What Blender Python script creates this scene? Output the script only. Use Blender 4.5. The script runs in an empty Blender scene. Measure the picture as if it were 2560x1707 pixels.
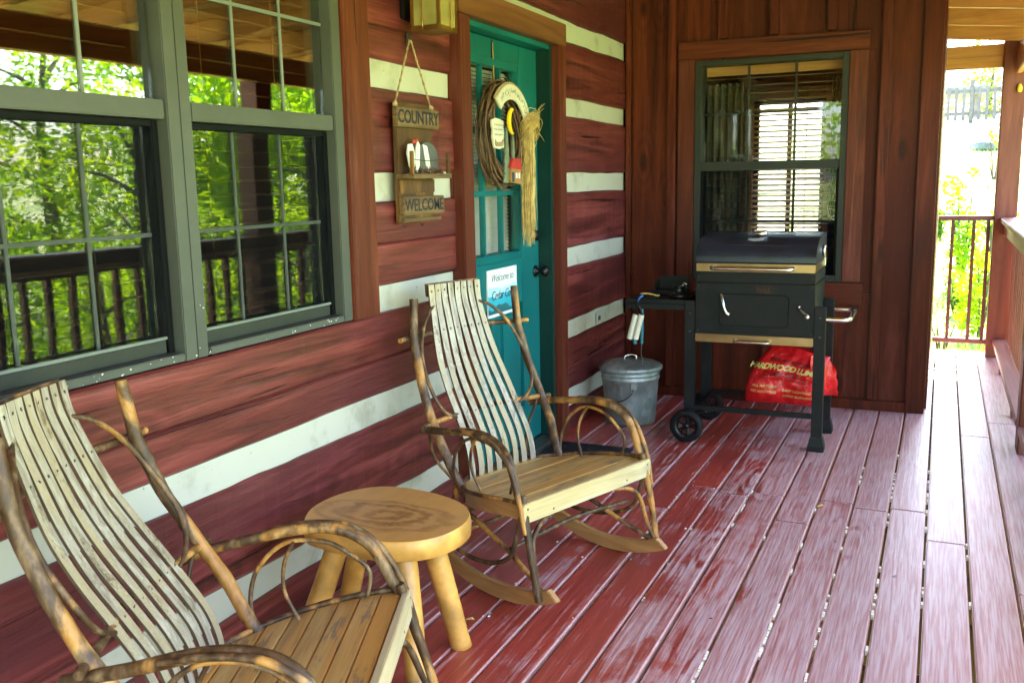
import bpy, bmesh, math, random
from mathutils import Vector, Matrix, noise
R_ = math.radians
rnd = random.Random(7)
sc = bpy.context.scene
col = sc.collection

# ---------------------------------------------------------------- camera
CAM = Vector((1.887, 0.0, 1.41))
yaw, pit, rol = 0.427045, 0.167485, 0.019577
fw = Vector((-math.sin(yaw)*math.cos(pit), math.cos(yaw)*math.cos(pit), -math.sin(pit)))
rt = Vector((math.cos(yaw), math.sin(yaw), 0)); dn = fw.cross(rt)
r2 = rt*math.cos(rol)+dn*math.sin(rol); d2 = dn*math.cos(rol)-rt*math.sin(rol)
cam = bpy.data.cameras.new('camera'); cam_o = bpy.data.objects.new('camera', cam); col.objects.link(cam_o)
cam.sensor_width = 36; cam.lens = 36*2360.165/2560; cam.clip_start = .05; cam.clip_end = 2000
cam_o.matrix_world = Matrix(((r2.x, -d2.x, -fw.x, CAM.x), (r2.y, -d2.y, -fw.y, CAM.y), (r2.z, -d2.z, -fw.z, CAM.z), (0, 0, 0, 1)))
cam.dof.use_dof = True; cam.dof.focus_distance = 3.3; cam.dof.aperture_fstop = 9.0
sc.camera = cam_o
# ---------------------------------------------------------------- sky, sun, exposure
SUN_EL, SUN_AZ = R_(56), R_(8)          # azimuth from +y towards +x
w = bpy.data.worlds.new('World'); sc.world = w; w.use_nodes = True
nt = w.node_tree; bg = nt.nodes['Background']; sky = nt.nodes.new('ShaderNodeTexSky')
sky.sky_type = 'NISHITA'; sky.sun_disc = False; sky.sun_elevation = SUN_EL; sky.sun_rotation = SUN_AZ
sky.air_density = 1.0; sky.dust_density = 2.0; sky.ozone_density = 1.0
nt.links.new(sky.outputs[0], bg.inputs[0]); bg.inputs[1].default_value = 0.15
sl = bpy.data.lights.new('sun', 'SUN'); sl.energy = 5.0; sl.angle = R_(.55); sl.color = (1, .95, .86)
so = bpy.data.objects.new('sun', sl); col.objects.link(so); so.location = (6, 20, 30)
sd = Vector((math.sin(SUN_AZ)*math.cos(SUN_EL), math.cos(SUN_AZ)*math.cos(SUN_EL), math.sin(SUN_EL)))
so.rotation_euler = sd.to_track_quat('Z', 'Y').to_euler()
sc.view_settings.view_transform = 'Standard'; sc.view_settings.look = 'None'
sc.view_settings.gamma = 1; sc.view_settings.use_curve_mapping = False
sc.view_settings.exposure = 3.97
cy = sc.cycles
cy.use_denoising = True; cy.max_bounces = 10; cy.diffuse_bounces = 5; cy.glossy_bounces = 5
cy.transmission_bounces = 6; cy.transparent_max_bounces = 24; cy.sample_clamp_indirect = 8
cy.caustics_reflective = False; cy.caustics_refractive = False

# ---------------------------------------------------------------- materials
MATS = {}
def newmat(name):
    m = bpy.data.materials.new(name); m.use_nodes = True; MATS[name] = m
    n = m.node_tree.nodes; return m, m.node_tree, n['Principled BSDF']
def N(t, typ, **kw):
    n = t.nodes.new(typ)
    for k, v in kw.items():
        if k.startswith('i_'):
            key = k[2:]; key = int(key) if key.isdigit() else key.replace('_', ' ')
            n.inputs[key].default_value = v
        else: setattr(n, k, v)
    return n
def coords(t, scale, rand=True):
    tc = N(t, 'ShaderNodeTexCoord'); src = tc.outputs['Object']
    if rand:
        oi = N(t, 'ShaderNodeObjectInfo'); mu = N(t, 'ShaderNodeMath', operation='MULTIPLY', i_1=53.0)
        t.links.new(oi.outputs['Random'], mu.inputs[0])
        ad = N(t, 'ShaderNodeVectorMath', operation='ADD'); t.links.new(src, ad.inputs[0]); t.links.new(mu.outputs[0], ad.inputs[1]); src = ad.outputs[0]
    mp = N(t, 'ShaderNodeMapping'); mp.inputs['Scale'].default_value = scale
    t.links.new(src, mp.inputs['Vector']); return mp.outputs[0], src
def ramp(t, fac, stops):
    r = N(t, 'ShaderNodeValToRGB'); e = r.color_ramp.elements
    while len(e) > 1: e.remove(e[-1])
    e[0].position = stops[0][0]; e[0].color = (*stops[0][1], 1)
    for p, c in stops[1:]:
        k = e.new(p); k.color = (*c, 1)
    t.links.new(fac, r.inputs[0]); return r.outputs[0]
def mixc(t, fac, a, b, mode='MIX'):
    m = N(t, 'ShaderNodeMix', data_type='RGBA', blend_type=mode)
    for s, v in ((m.inputs[0], fac), (m.inputs[6], a), (m.inputs[7], b)):
        if hasattr(v, 'is_output'): t.links.new(v, s)
        elif isinstance(v, (int, float)): s.default_value = v
        else: s.default_value = (*v, 1)
    return m.outputs[2]
def mixv(t, fac, a, b):
    m = N(t, 'ShaderNodeMix', data_type='FLOAT')
    for s, v in ((m.inputs[0], fac), (m.inputs[2], a), (m.inputs[3], b)):
        if hasattr(v, 'is_output'): t.links.new(v, s)
        else: s.default_value = v
    return m.outputs[0]
def noise_(t, vec, scale=1, detail=4, rough=.55, dist=0):
    n = N(t, 'ShaderNodeTexNoise', i_Scale=scale, i_Detail=detail, i_Roughness=rough, i_Distortion=dist)
    t.links.new(vec, n.inputs['Vector']); return n.outputs['Fac']
def mrange(t, v, a, b, c=0., d=1.):
    m = N(t, 'ShaderNodeMapRange', interpolation_type='SMOOTHSTEP', i_1=a, i_2=b, i_3=c, i_4=d); t.links.new(v, m.inputs[0]); return m.outputs[0]
def bump(t, b, h, strength=.3, dist=.01):
    n = N(t, 'ShaderNodeBump', i_Strength=strength, i_Distance=dist); t.links.new(h, n.inputs['Height']); t.links.new(n.outputs[0], b.inputs['Normal'])
def ax(axis, a, c):
    s = [c, c, c]; s['xyz'.index(axis)] = a; return s
def plain(name, c, rough=.5, metal=0, var=.12, scale=8, bmp=0, spec=.5, coat=0):
    m, t, b = newmat(name)
    v, s = coords(t, (scale,)*3)
    f = noise_(t, v, 1, 5)
    cc = mixc(t, mrange(t, f, .3, .7), tuple(x*(1-var) for x in c), tuple(min(1, x*(1+var)) for x in c)); t.links.new(cc, b.inputs['Base Color'])
    t.links.new(mixv(t, f, rough*.8, min(1, rough*1.2)), b.inputs['Roughness'])
    b.inputs['Metallic'].default_value = metal; b.inputs['Specular IOR Level'].default_value = spec; b.inputs['Coat Weight'].default_value = coat
    if bmp: bump(t, b, noise_(t, v, 6, 5), bmp, .004)
    return m
def wood(name, cd, cm, cl, axis='y', along=.9, across=16, rough=.5, knots=.0, bmp=.25, spec=.5, tint=None, worn=None, coat=0, rough2=None, knotc=None, cracks=0):
    m, t, b = newmat(name)
    v, s = coords(t, ax(axis, along, across))
    g = noise_(t, v, 1, 7, .62, 1.1)
    v2n = N(t, 'ShaderNodeMapping'); v2n.inputs['Scale'].default_value = ax(axis, along*.45, across*.22); t.links.new(s, v2n.inputs[0])
    big = noise_(t, v2n.outputs[0], 1, 3, .5, .6)
    v3 = N(t, 'ShaderNodeMapping'); v3.inputs['Scale'].default_value = ax(axis, along*6, across*7); t.links.new(s, v3.inputs[0])
    fine = noise_(t, v3.outputs[0], 1, 3)
    h = g
    if knots:
        vk = N(t, 'ShaderNodeMapping'); vk.inputs['Scale'].default_value = ax(axis, 1.7, 4.6); t.links.new(s, vk.inputs[0])
        vo = N(t, 'ShaderNodeTexVoronoi', i_Scale=1.0, i_Randomness=1.0); t.links.new(vk.outputs[0], vo.inputs['Vector'])
        near = mrange(t, vo.outputs['Distance'], .0, .55, 1., 0.)
        ring = N(t, 'ShaderNodeMath', operation='SINE'); rm = N(t, 'ShaderNodeMath', operation='MULTIPLY', i_1=46.); t.links.new(vo.outputs['Distance'], rm.inputs[0]); t.links.new(rm.outputs[0], ring.inputs[0])
        rr = N(t, 'ShaderNodeMath', operation='MULTIPLY'); t.links.new(ring.outputs[0], rr.inputs[0]); t.links.new(near, rr.inputs[1])
        r3 = N(t, 'ShaderNodeMath', operation='MULTIPLY_ADD', i_1=.065*knots); t.links.new(rr.outputs[0], r3.inputs[0]); t.links.new(g, r3.inputs[2]); h = r3.outputs[0]
    c = ramp(t, h, [(.3, cd), (.5, cm), (.72, cl)])
    if tint: c = mixc(t, mrange(t, big, .42, .66), c, tint)
    c = mixc(t, mrange(t, fine, .35, .75, 0, .35), c, cd)
    if knots:
        # only some cells carry a real dark knot
        pick = mrange(t, vo.outputs['Color'], .52, .54) if False else None
        sep = N(t, 'ShaderNodeSeparateColor'); t.links.new(vo.outputs['Color'], sep.inputs[0])
        k1 = mrange(t, vo.outputs['Distance'], .07, .13, 1., 0.); k2 = mrange(t, sep.outputs[0], .45, .5)
        kk = N(t, 'ShaderNodeMath', operation='MULTIPLY'); t.links.new(k1, kk.inputs[0]); t.links.new(k2, kk.inputs[1])
        kf = N(t, 'ShaderNodeMath', operation='MULTIPLY', i_1=.8*min(1, knots)); t.links.new(kk.outputs[0], kf.inputs[0])
        c = mixc(t, kf.outputs[0], c, knotc or tuple(x*.35 for x in cd))
    ro = mixv(t, big, rough*.75, min(1, rough*1.25))
    if cracks:
        vc = N(t, 'ShaderNodeMapping'); vc.inputs['Scale'].default_value = ax(axis, along*1.1, across*3.2); t.links.new(s, vc.inputs[0])
        ck = mrange(t, noise_(t, vc.outputs[0], 1, 4, .55, .8), .655, .70); c = mixc(t, mixv(t, .25, ck, 0.) if False else ck, c, tuple(x*.4 for x in cd)); 
        cf = N(t, 'ShaderNodeMath', operation='MULTIPLY_ADD', i_1=-.6*cracks); t.links.new(ck, cf.inputs[0]); t.links.new(h, cf.inputs[2]); h = cf.outputs[0]
        pale = mrange(t, noise_(t, v2n.outputs[0], 2.3, 5, .7), .56, .76, 0, .40); c = mixc(t, pale, c, (cl[0]*1.15+.02, cl[1]*1.1+.02, cl[2]*1.2+.03))
    if worn:
        wc, lo, hi, wa, wx = worn
        vw = N(t, 'ShaderNodeMapping'); vw.inputs['Scale'].default_value = ax(axis, wa, wx); t.links.new(s, vw.inputs[0])
        wf = noise_(t, vw.outputs[0], 1, 6, .68, .3)
        sm = N(t, 'ShaderNodeMath', operation='MULTIPLY_ADD', i_1=.35, i_2=-.17); t.links.new(fine, sm.inputs[0])
        s2 = N(t, 'ShaderNodeMath', operation='ADD'); t.links.new(wf, s2.inputs[0]); t.links.new(sm.outputs[0], s2.inputs[1])
        wm = mrange(t, s2.outputs[0], lo, hi); c = mixc(t, wm, c, wc)
        if rough2: ro = mixv(t, wm, ro, rough2)
    t.links.new(c, b.inputs['Base Color']); t.links.new(ro, b.inputs['Roughness'])
    b.inputs['Specular IOR Level'].default_value = spec; b.inputs['Coat Weight'].default_value = coat; b.inputs['Coat Roughness'].default_value = .25
    if bmp: bump(t, b, h, bmp, .006)
    return m

def deckmat():
    m, t, b = newmat('deck'); v, sv = coords(t, (34, 1.1, 34)); g = noise_(t, v, 1, 8, .66, 1.6)
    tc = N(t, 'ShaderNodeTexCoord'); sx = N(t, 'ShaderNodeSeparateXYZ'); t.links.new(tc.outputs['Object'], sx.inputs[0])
    def mp(scale):
        q = N(t, 'ShaderNodeMapping'); q.inputs['Scale'].default_value = scale; t.links.new(sv, q.inputs[0]); return q.outputs[0]
    fine = noise_(t, mp((150, 5, 150)), 1, 3); patch = noise_(t, mp((4.5, 2.3, 4)), 1, 7, .72, .4); band = noise_(t, mp((1.2, 7.5, 2)), 1, 4, .6); big = noise_(t, mp((2, .9, 2)), 1, 3)
    vk = N(t, 'ShaderNodeTexVoronoi', i_Scale=1.); t.links.new(mp((5.2, 1.15, 5)), vk.inputs['Vector'])
    ri = N(t, 'ShaderNodeMath', operation='MULTIPLY', i_1=55.); t.links.new(vk.outputs['Distance'], ri.inputs[0]); rs = N(t, 'ShaderNodeMath', operation='SINE'); t.links.new(ri.outputs[0], rs.inputs[0])
    rn = N(t, 'ShaderNodeMath', operation='MULTIPLY'); t.links.new(rs.outputs[0], rn.inputs[0]); t.links.new(mrange(t, vk.outputs['Distance'], .05, .55, .12, 0.), rn.inputs[1])
    ga = N(t, 'ShaderNodeMath', operation='ADD'); t.links.new(rn.outputs[0], ga.inputs[0]); t.links.new(g, ga.inputs[1]); g = ga.outputs[0]
    c = ramp(t, g, [(.30, (.19, .020, .013)), (.5, (.38, .046, .030)), (.72, (.50, .090, .064))])
    c = mixc(t, mrange(t, big, .4, .65), c, (.27, .036, .027))
    # wear, lap marks, raised grain; outer boards also paled by painted-in sky glare
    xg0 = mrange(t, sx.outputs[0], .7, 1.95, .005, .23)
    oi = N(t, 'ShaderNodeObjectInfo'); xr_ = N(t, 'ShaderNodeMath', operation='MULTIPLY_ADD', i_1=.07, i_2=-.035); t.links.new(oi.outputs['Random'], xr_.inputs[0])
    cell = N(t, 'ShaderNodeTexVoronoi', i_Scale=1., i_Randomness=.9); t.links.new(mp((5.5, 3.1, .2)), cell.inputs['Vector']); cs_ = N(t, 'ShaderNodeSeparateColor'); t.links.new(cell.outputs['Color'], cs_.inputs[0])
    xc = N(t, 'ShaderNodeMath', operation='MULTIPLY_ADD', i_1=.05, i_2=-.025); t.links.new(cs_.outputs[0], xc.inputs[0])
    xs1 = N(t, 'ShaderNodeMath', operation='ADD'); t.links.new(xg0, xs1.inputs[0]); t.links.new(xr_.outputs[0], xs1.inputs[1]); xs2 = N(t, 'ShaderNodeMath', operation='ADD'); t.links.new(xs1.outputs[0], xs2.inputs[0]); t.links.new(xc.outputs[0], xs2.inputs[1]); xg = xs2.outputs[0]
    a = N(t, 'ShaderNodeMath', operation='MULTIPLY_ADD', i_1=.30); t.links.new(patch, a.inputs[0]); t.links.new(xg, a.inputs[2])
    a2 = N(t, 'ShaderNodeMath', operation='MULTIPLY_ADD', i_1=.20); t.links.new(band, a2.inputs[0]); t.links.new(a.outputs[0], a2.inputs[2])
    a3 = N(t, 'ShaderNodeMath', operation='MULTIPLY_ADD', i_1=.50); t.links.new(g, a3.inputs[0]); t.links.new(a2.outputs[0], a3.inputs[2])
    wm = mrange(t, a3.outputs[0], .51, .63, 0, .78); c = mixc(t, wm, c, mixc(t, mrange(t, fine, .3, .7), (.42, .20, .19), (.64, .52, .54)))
    # bare arrises along each board, with the light their edges catch painted in
    fr = N(t, 'ShaderNodeMath', operation='SUBTRACT', i_0=1.892); t.links.new(sx.outputs[0], fr.inputs[1]); fd = N(t, 'ShaderNodeMath', operation='DIVIDE', i_1=.1458); t.links.new(fr.outputs[0], fd.inputs[0]); ff = N(t, 'ShaderNodeMath', operation='FRACT'); t.links.new(fd.outputs[0], ff.inputs[0])
    ew = N(t, 'ShaderNodeMath', operation='MULTIPLY_ADD', i_1=.07, i_2=.045); t.links.new(patch, ew.inputs[0])
    er = N(t, 'ShaderNodeMath', operation='LESS_THAN'); t.links.new(ff.outputs[0], er.inputs[0]); t.links.new(ew.outputs[0], er.inputs[1])
    el = N(t, 'ShaderNodeMath', operation='GREATER_THAN', i_1=.957); t.links.new(ff.outputs[0], el.inputs[0]); ee = N(t, 'ShaderNodeMath', operation='MAXIMUM'); t.links.new(er.outputs[0], ee.inputs[0]); t.links.new(el.outputs[0], ee.inputs[1])
    ef = N(t, 'ShaderNodeMath', operation='MULTIPLY', i_1=.62); t.links.new(ee.outputs[0], ef.inputs[0]); c = mixc(t, ef.outputs[0], c, (.60, .36, .34))
    # nail heads / dark specks
    sp = noise_(t, mp((16, 16, 16)), 1, 2); c = mixc(t, mrange(t, sp, .76, .78), c, (.06, .03, .03))
    t.links.new(c, b.inputs['Base Color']); t.links.new(mixv(t, patch, .32, .48), b.inputs['Roughness']); b.inputs['Specular IOR Level'].default_value = .75
    b.inputs['Coat Weight'].default_value = .30; b.inputs['Coat Roughness'].default_value = .34
    bump(t, b, g, .35, .006)
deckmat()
wood('log', (.028, .0050, .0043), (.138, .0250, .0215), (.29, .066, .057), 'y', .75, 15, .40, 1.3, .8, .36, tint=(.095, .0185, .0190), knotc=(.022, .009, .007), cracks=1.1)
wood('back_board', (.036, .0052, .0018), (.100, .0155, .0050), (.175, .036, .0125), 'z', .7, 11, .5, 1.0, .5, .2, tint=(.068, .0098, .0032), knotc=(.020, .004, .002), cracks=.45)
wood('trim_z', (.042, .0072, .003), (.118, .0235, .0105), (.21, .052, .026), 'z', .8, 14, .5, .8, .5, .25, tint=(.094, .018, .0085), cracks=.6)
wood('batten', (.030, .0042, .0014), (.112, .0165, .0055), (.21, .042, .0145), 'z', .8, 12, .5, .8, .5, .22, tint=(.085, .0125, .004), cracks=.6)
wood('trim_y', (.09, .028, .010), (.165, .058, .020), (.23, .09, .034), 'y', .8, 13, .5, .4, .3, .4)
wood('trim_x', (.04, .0068, .0026), (.105, .0185, .0065), (.18, .042, .0155), 'x', .8, 13, .5, .8, .5, .22, cracks=.6)
wood('post_red', (.10, .024, .014), (.18, .047, .028), (.26, .08, .05), 'z', .8, 12, .5, .8, .3, .4)
wood('rail_red', (.10, .028, .022), (.17, .05, .038), (.24, .085, .065), 'x', .8, 12, .5, .3, .3, .5)
wood('rail_red_y', (.16, .06, .05), (.26, .11, .09), (.36, .20, .17), 'y', .8, 12, .42, .3, .3, .6)
wood('rafter', (.34, .14, .04), (.50, .22, .068), (.62, .31, .11), 'x', .8, 14, .5, .7, .2, .35, knotc=(.13, .04, .015))
wood('roof_board', (.28, .115, .035), (.42, .185, .06), (.52, .26, .09), 'y', .8, 12, .5, .7, .2, .35)
wood('slat', (.17, .135, .092), (.37, .32, .24), (.54, .49, .40), 'z', 1.6, 38, .42, 0, .5, .4, tint=(.40, .32, .19), worn=((.14, .095, .05), .58, .70, 3.5, 9))
wood('seat_board', (.28, .15, .038), (.52, .33, .10), (.64, .47, .20), 'y', 1.4, 26, .36, 0, .35, .45, tint=(.52, .26, .055), worn=((.20, .15, .085), .56, .66, 4, 10))
wood('apron_board', (.30, .235, .13), (.52, .435, .275), (.64, .57, .40), 'y', 1.2, 28, .45, .4, .35, .4, tint=(.55, .42, .19))
wood('rocker_wood', (.24, .11, .035), (.38, .19, .06), (.48, .27, .10), 'x', 1.2, 16, .35, 0, .15, .5)
wood('plaque', (.045, .018, .006), (.19, .085, .024), (.38, .19, .055), 'z', 2.4, 15, .6, 1.4, .4, .3, tint=(.085, .042, .016), knotc=(.05, .014, .004))
wood('plaque_y', (.055, .030, .012), (.15, .088, .036), (.26, .165, .075), 'y', 3, 30, .6, 0, .3, .4)
wood('room_wood', (.08, .04, .02), (.13, .065, .03), (.18, .09, .04), 'x', .8, 10, .6, .4, .1, .3)

def bark():
    m, t, b = newmat('bark'); v, s = coords(t, (7, 7, 3.2))
    f = noise_(t, v, 1, 6, .62, .6); g = noise_(t, v, 5, 4)
    c = ramp(t, g, [(.3, (.026, .011, .0045)), (.52, (.085, .043, .018)), (.78, (.27, .175, .09))])
    o = ramp(t, g, [(.3, (.28, .115, .02)), (.6, (.46, .22, .055)), (.8, (.58, .38, .17))])
    c = mixc(t, mrange(t, f, .50, .62), c, o); t.links.new(c, b.inputs['Base Color'])
    t.links.new(mixv(t, g, .34, .6), b.inputs['Roughness']); b.inputs['Specular IOR Level'].default_value = .35; bump(t, b, g, .35, .004)
bark()
def stool_top():
    m, t, b = newmat('stool_top'); tc = N(t, 'ShaderNodeTexCoord')
    mp = N(t, 'ShaderNodeMapping'); mp.inputs['Location'].default_value = (.02, .03, 0); mp.inputs['Rotation'].default_value = (0, 0, -.35); mp.inputs['Scale'].default_value = (.85, 1.7, 1)
    t.links.new(tc.outputs['Object'], mp.inputs[0])
    nz = N(t, 'ShaderNodeTexNoise', i_Scale=4.2, i_Detail=6, i_Roughness=.62); t.links.new(mp.outputs[0], nz.inputs[0])
    su = N(t, 'ShaderNodeVectorMath', operation='SCALE'); su.inputs[3].default_value = .26; t.links.new(nz.outputs['Color'], su.inputs[0])
    ad = N(t, 'ShaderNodeVectorMath', operation='ADD'); t.links.new(mp.outputs[0], ad.inputs[0]); t.links.new(su.outputs[0], ad.inputs[1])
    ln = N(t, 'ShaderNodeVectorMath', operation='LENGTH'); sb = N(t, 'ShaderNodeVectorMath', operation='SUBTRACT'); sb.inputs[1].default_value = (.13, .13, .13)
    sepv = N(t, 'ShaderNodeVectorMath', operation='MULTIPLY'); sepv.inputs[1].default_value = (1, 1, 0)
    t.links.new(ad.outputs[0], sb.inputs[0]); t.links.new(sb.outputs[0], sepv.inputs[0]); t.links.new(sepv.outputs[0], ln.inputs[0])
    mu = N(t, 'ShaderNodeMath', operation='MULTIPLY', i_1=95.); t.links.new(ln.outputs['Value'], mu.inputs[0]); si = N(t, 'ShaderNodeMath', operation='SINE'); t.links.new(mu.outputs[0], si.inputs[0])
    core = mrange(t, ln.outputs['Value'], .155, .225, 1, 0); v, s = coords(t, (30, 9, 9), False); g = noise_(t, v, 1, 5)
    rings = ramp(t, mixv(t, .62, mrange(t, si.outputs[0], -1, 1), g), [(.20, (.24, .105, .028)), (.5, (.40, .195, .052)), (.8, (.54, .30, .10))])
    c = mixc(t, core, (.56, .29, .072), rings); c = mixc(t, mrange(t, g, .4, .8, 0, .35), c, (.40, .20, .06)); t.links.new(c, b.inputs['Base Color']); b.inputs['Roughness'].default_value = .36; bump(t, b, g, .08, .003)
stool_top()
plain('stool_side', (.56, .28, .06), .34, 0, .34, 9, .12, spec=.4)
def chink():
    m, t, b = newmat('chink'); v, s = coords(t, (6, 6, 6)); f = noise_(t, v, 1, 5, .6); g = noise_(t, v, 5, 4, .6)
    c = mixc(t, mrange(t, f, .5, .72), (.47, .46, .375), (.34, .325, .24)); c = mixc(t, mrange(t, g, .69, .73), c, (.25, .23, .17)); t.links.new(c, b.inputs['Base Color']); b.inputs['Roughness'].default_value = .8; bump(t, b, g, .25, .004)
chink()
plain('frame_grey', (.070, .074, .063), .42, 0, .10, 5, spec=.35)
plain('frame_dark', (.026, .028, .022), .5, 0, .1, 5, spec=.3)
plain('gasket', (.002, .0022, .0022), .6, spec=.15)
plain('grid_grey', (.15, .17, .15), .5)
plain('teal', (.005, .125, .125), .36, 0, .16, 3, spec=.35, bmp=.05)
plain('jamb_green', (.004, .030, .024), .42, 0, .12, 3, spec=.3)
plain('black_metal', (.005, .005, .0055), .34, 0, .2, 4, spec=.35)
plain('matte_black', (.0075, .0075, .008), .5, 0, .35, 9, spec=.25)
plain('lid_black', (.011, .016, .026), .33, 0, .5, 6, spec=.6)
plain('chrome', (.72, .70, .66), .2, 1, .05)
plain('brushed', (.40, .25, .13), .32, 1, .12, 14)
plain('rubber', (.006, .006, .0065), .6, spec=.25)
plain('mat_rubber', (.010, .013, .017), .55, 0, .3, 20, .5, spec=.3)
plain('white_paint', (.74, .75, .72), .5, 0, .05)
plain('cream', (.66, .61, .50), .45, 0, .06)
plain('blue', (.02, .10, .38), .4)
plain('teal_plastic', (.005, .13, .19), .4)
plain('yellow', (.82, .56, .02), .45)
plain('red_paint', (.45, .03, .025), .5)
plain('slat_edge', (.075, .045, .022), .7, 0, .3, 20)
plain('ink', (.010, .012, .020), .7)
plain('ink_blue', (.03, .05, .08), .7)
plain('painted_ink', (.22, .17, .14), .7)
plain('print_yellow', (.72, .60, .16), .4)
plain('print_dark', (.10, .006, .01), .4)
plain('goose_grey', (.10, .10, .095), .6)
plain('rope', (.32, .23, .12), .8, 0, .3, 60)
plain('raffia', (.56, .38, .12), .65, 0, .3, 30)
plain('vine', (.13, .068, .032), .65, 0, .4, 20)
plain('tree_paint', (.17, .20, .13), .7, 0, .2, 20)
plain('brass', (.34, .20, .055), .35, 1, .2)
plain('lamp_glass', (.30, .25, .09), .12, 0, .2)
plain('bulb', (.75, .73, .65), .25)
plain('threshold', (.36, .36, .33), .35, 1, .15)
plain('stone', (.30, .27, .24), .8, 0, .4, 3, .5)
plain('blue_stone', (.12, .14, .17), .7, 0, .3, 3, .4)
plain('fence_grey', (.13, .11, .12), .8, 0, .2)
plain('blind', (.13, .06, .02), .6, 0, .1, spec=.2)
plain('blind_white', (.60, .58, .52), .5, 0, .05)
plain('blind_pine', (.62, .38, .24), .5, 0, .1)
plain('curtain', (.085, .08, .05), .9, 0, .2)
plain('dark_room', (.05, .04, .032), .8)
plain('roofing', (.06, .06, .065), .85)
plain('glint_litter', (.86, .80, .66), .7, 0, .12, 40)
plain('dry_leaf', (.62, .40, .12), .6, 0, .3, 30)
plain('grout', (.10, .03, .025), .8)
plain('joist', (.10, .06, .035), .8)
plain('outlet', (.42, .42, .38), .45)
plain('nail', (.08, .07, .06), .5, .6)
plain('sky_print', (.42, .66, .72), .5); plain('sea_print', (.03, .38, .48), .5); plain('hill_print', (.02, .13, .15), .5)
def galvan():
    m, t, b = newmat('galvanised'); v, s = coords(t, (24, 24, 12)); vo = N(t, 'ShaderNodeTexVoronoi', i_Scale=1.3); t.links.new(v, vo.inputs[0]); vb = N(t, 'ShaderNodeRGBToBW'); t.links.new(vo.outputs['Color'], vb.inputs[0]); g = noise_(t, v, .25, 4)
    c = mixc(t, .35, mixc(t, mrange(t, g, .3, .7), (.20, .235, .235), (.40, .44, .43)), vb.outputs[0], 'SOFT_LIGHT'); t.links.new(c, b.inputs['Base Color']); b.inputs['Metallic'].default_value = .6; t.links.new(mixv(t, g, .38, .55), b.inputs['Roughness'])
galvan()
def bagmat():
    m, t, b = newmat('bag_red'); v, s = coords(t, (9, 9, 9), False); g = noise_(t, v, 1, 5, .6, 1.2)
    t.links.new(mixc(t, mrange(t, g, .35, .7), (.60, .008, .012), (.80, .02, .022)), b.inputs['Base Color']); b.inputs['Roughness'].default_value = .27; bump(t, b, g, .7, .02)
bagmat()
def glass(name, ior, tint):
    m, t, b = newmat(name); t.nodes.remove(b); out = t.nodes['Material Output']
    tr = N(t, 'ShaderNodeBsdfTransparent'); tr.inputs[0].default_value = (*tint, 1); gl = N(t, 'ShaderNodeBsdfGlossy'); gl.inputs['Roughness'].default_value = .014
    ge = N(t, 'ShaderNodeNewGeometry'); dt = N(t, 'ShaderNodeVectorMath', operation='DOT_PRODUCT'); t.links.new(ge.outputs['Normal'], dt.inputs[0]); t.links.new(ge.outputs['Incoming'], dt.inputs[1])
    ab = N(t, 'ShaderNodeMath', operation='ABSOLUTE'); t.links.new(dt.outputs['Value'], ab.inputs[0]); om = N(t, 'ShaderNodeMath', operation='SUBTRACT', i_0=1.); t.links.new(ab.outputs[0], om.inputs[1])
    pw = N(t, 'ShaderNodeMath', operation='POWER', i_1=5.); t.links.new(om.outputs[0], pw.inputs[0]); fr = N(t, 'ShaderNodeMath', operation='MULTIPLY_ADD', i_1=1-ior, i_2=ior); t.links.new(pw.outputs[0], fr.inputs[0]); mx = N(t, 'ShaderNodeMixShader')
    v, s = coords(t, (1.6, 1.6, 1.6)); bn = N(t, 'ShaderNodeBump', i_Strength=.022, i_Distance=.05); t.links.new(noise_(t, v, 1, 2), bn.inputs['Height']); t.links.new(bn.outputs[0], gl.inputs['Normal'])
    t.links.new(fr.outputs[0], mx.inputs[0]); t.links.new(tr.outputs[0], mx.inputs[1]); t.links.new(gl.outputs[0], mx.inputs[2]); t.links.new(mx.outputs[0], out.inputs[0])
glass('glass', .19, (.86, .90, .86)); glass('glass_clear', .04, (.93, .95, .93))
def screen():
    m, t, b = newmat('screen'); out = t.nodes['Material Output']; tr = N(t, 'ShaderNodeBsdfTransparent'); mx = N(t, 'ShaderNodeMixShader', i_0=.22)
    b.inputs['Base Color'].default_value = (.006, .007, .007, 1); b.inputs['Roughness'].default_value = .8; b.inputs['Specular IOR Level'].default_value = .1
    t.links.new(tr.outputs[0], mx.inputs[1]); t.links.new(b.outputs[0], mx.inputs[2]); t.links.new(mx.outputs[0], out.inputs[0])
screen()
def leafmat(name, a, bcol, tr=.58):
    m, t, b = newmat(name); out = t.nodes['Material Output']; v, s = coords(t, (1.3, 1.3, 1.3))
    f = noise_(t, v, 1, 4); g = noise_(t, v, 14, 2)
    c = mixc(t, mrange(t, f, .35, .65), a, bcol); c = mixc(t, mrange(t, g, .3, .8, 0, .5), c, tuple(x*.45 for x in a)); t.links.new(c, b.inputs['Base Color']); b.inputs['Roughness'].default_value = .55
    tl = N(t, 'ShaderNodeBsdfTranslucent'); c2 = mixc(t, 1., c, (1.8, 1.65, .35), 'MULTIPLY'); t.links.new(c2, tl.inputs[0]); mx = N(t, 'ShaderNodeMixShader', i_0=tr)
    t.links.new(b.outputs[0], mx.inputs[1]); t.links.new(tl.outputs[0], mx.inputs[2]); t.links.new(mx.outputs[0], out.inputs[0])
leafmat('leaf_bright', (.12, .27, .008), (.30, .43, .010)); leafmat('leaf_mid', (.05, .14, .015), (.12, .25, .015)); leafmat('leaf_dark', (.035, .085, .03), (.07, .14, .04)); leafmat('leaf_pale', (.12, .22, .04), (.20, .30, .06))
plain('tree_bark', (.09, .07, .05), .9, 0, .3, 6, .6)
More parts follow.
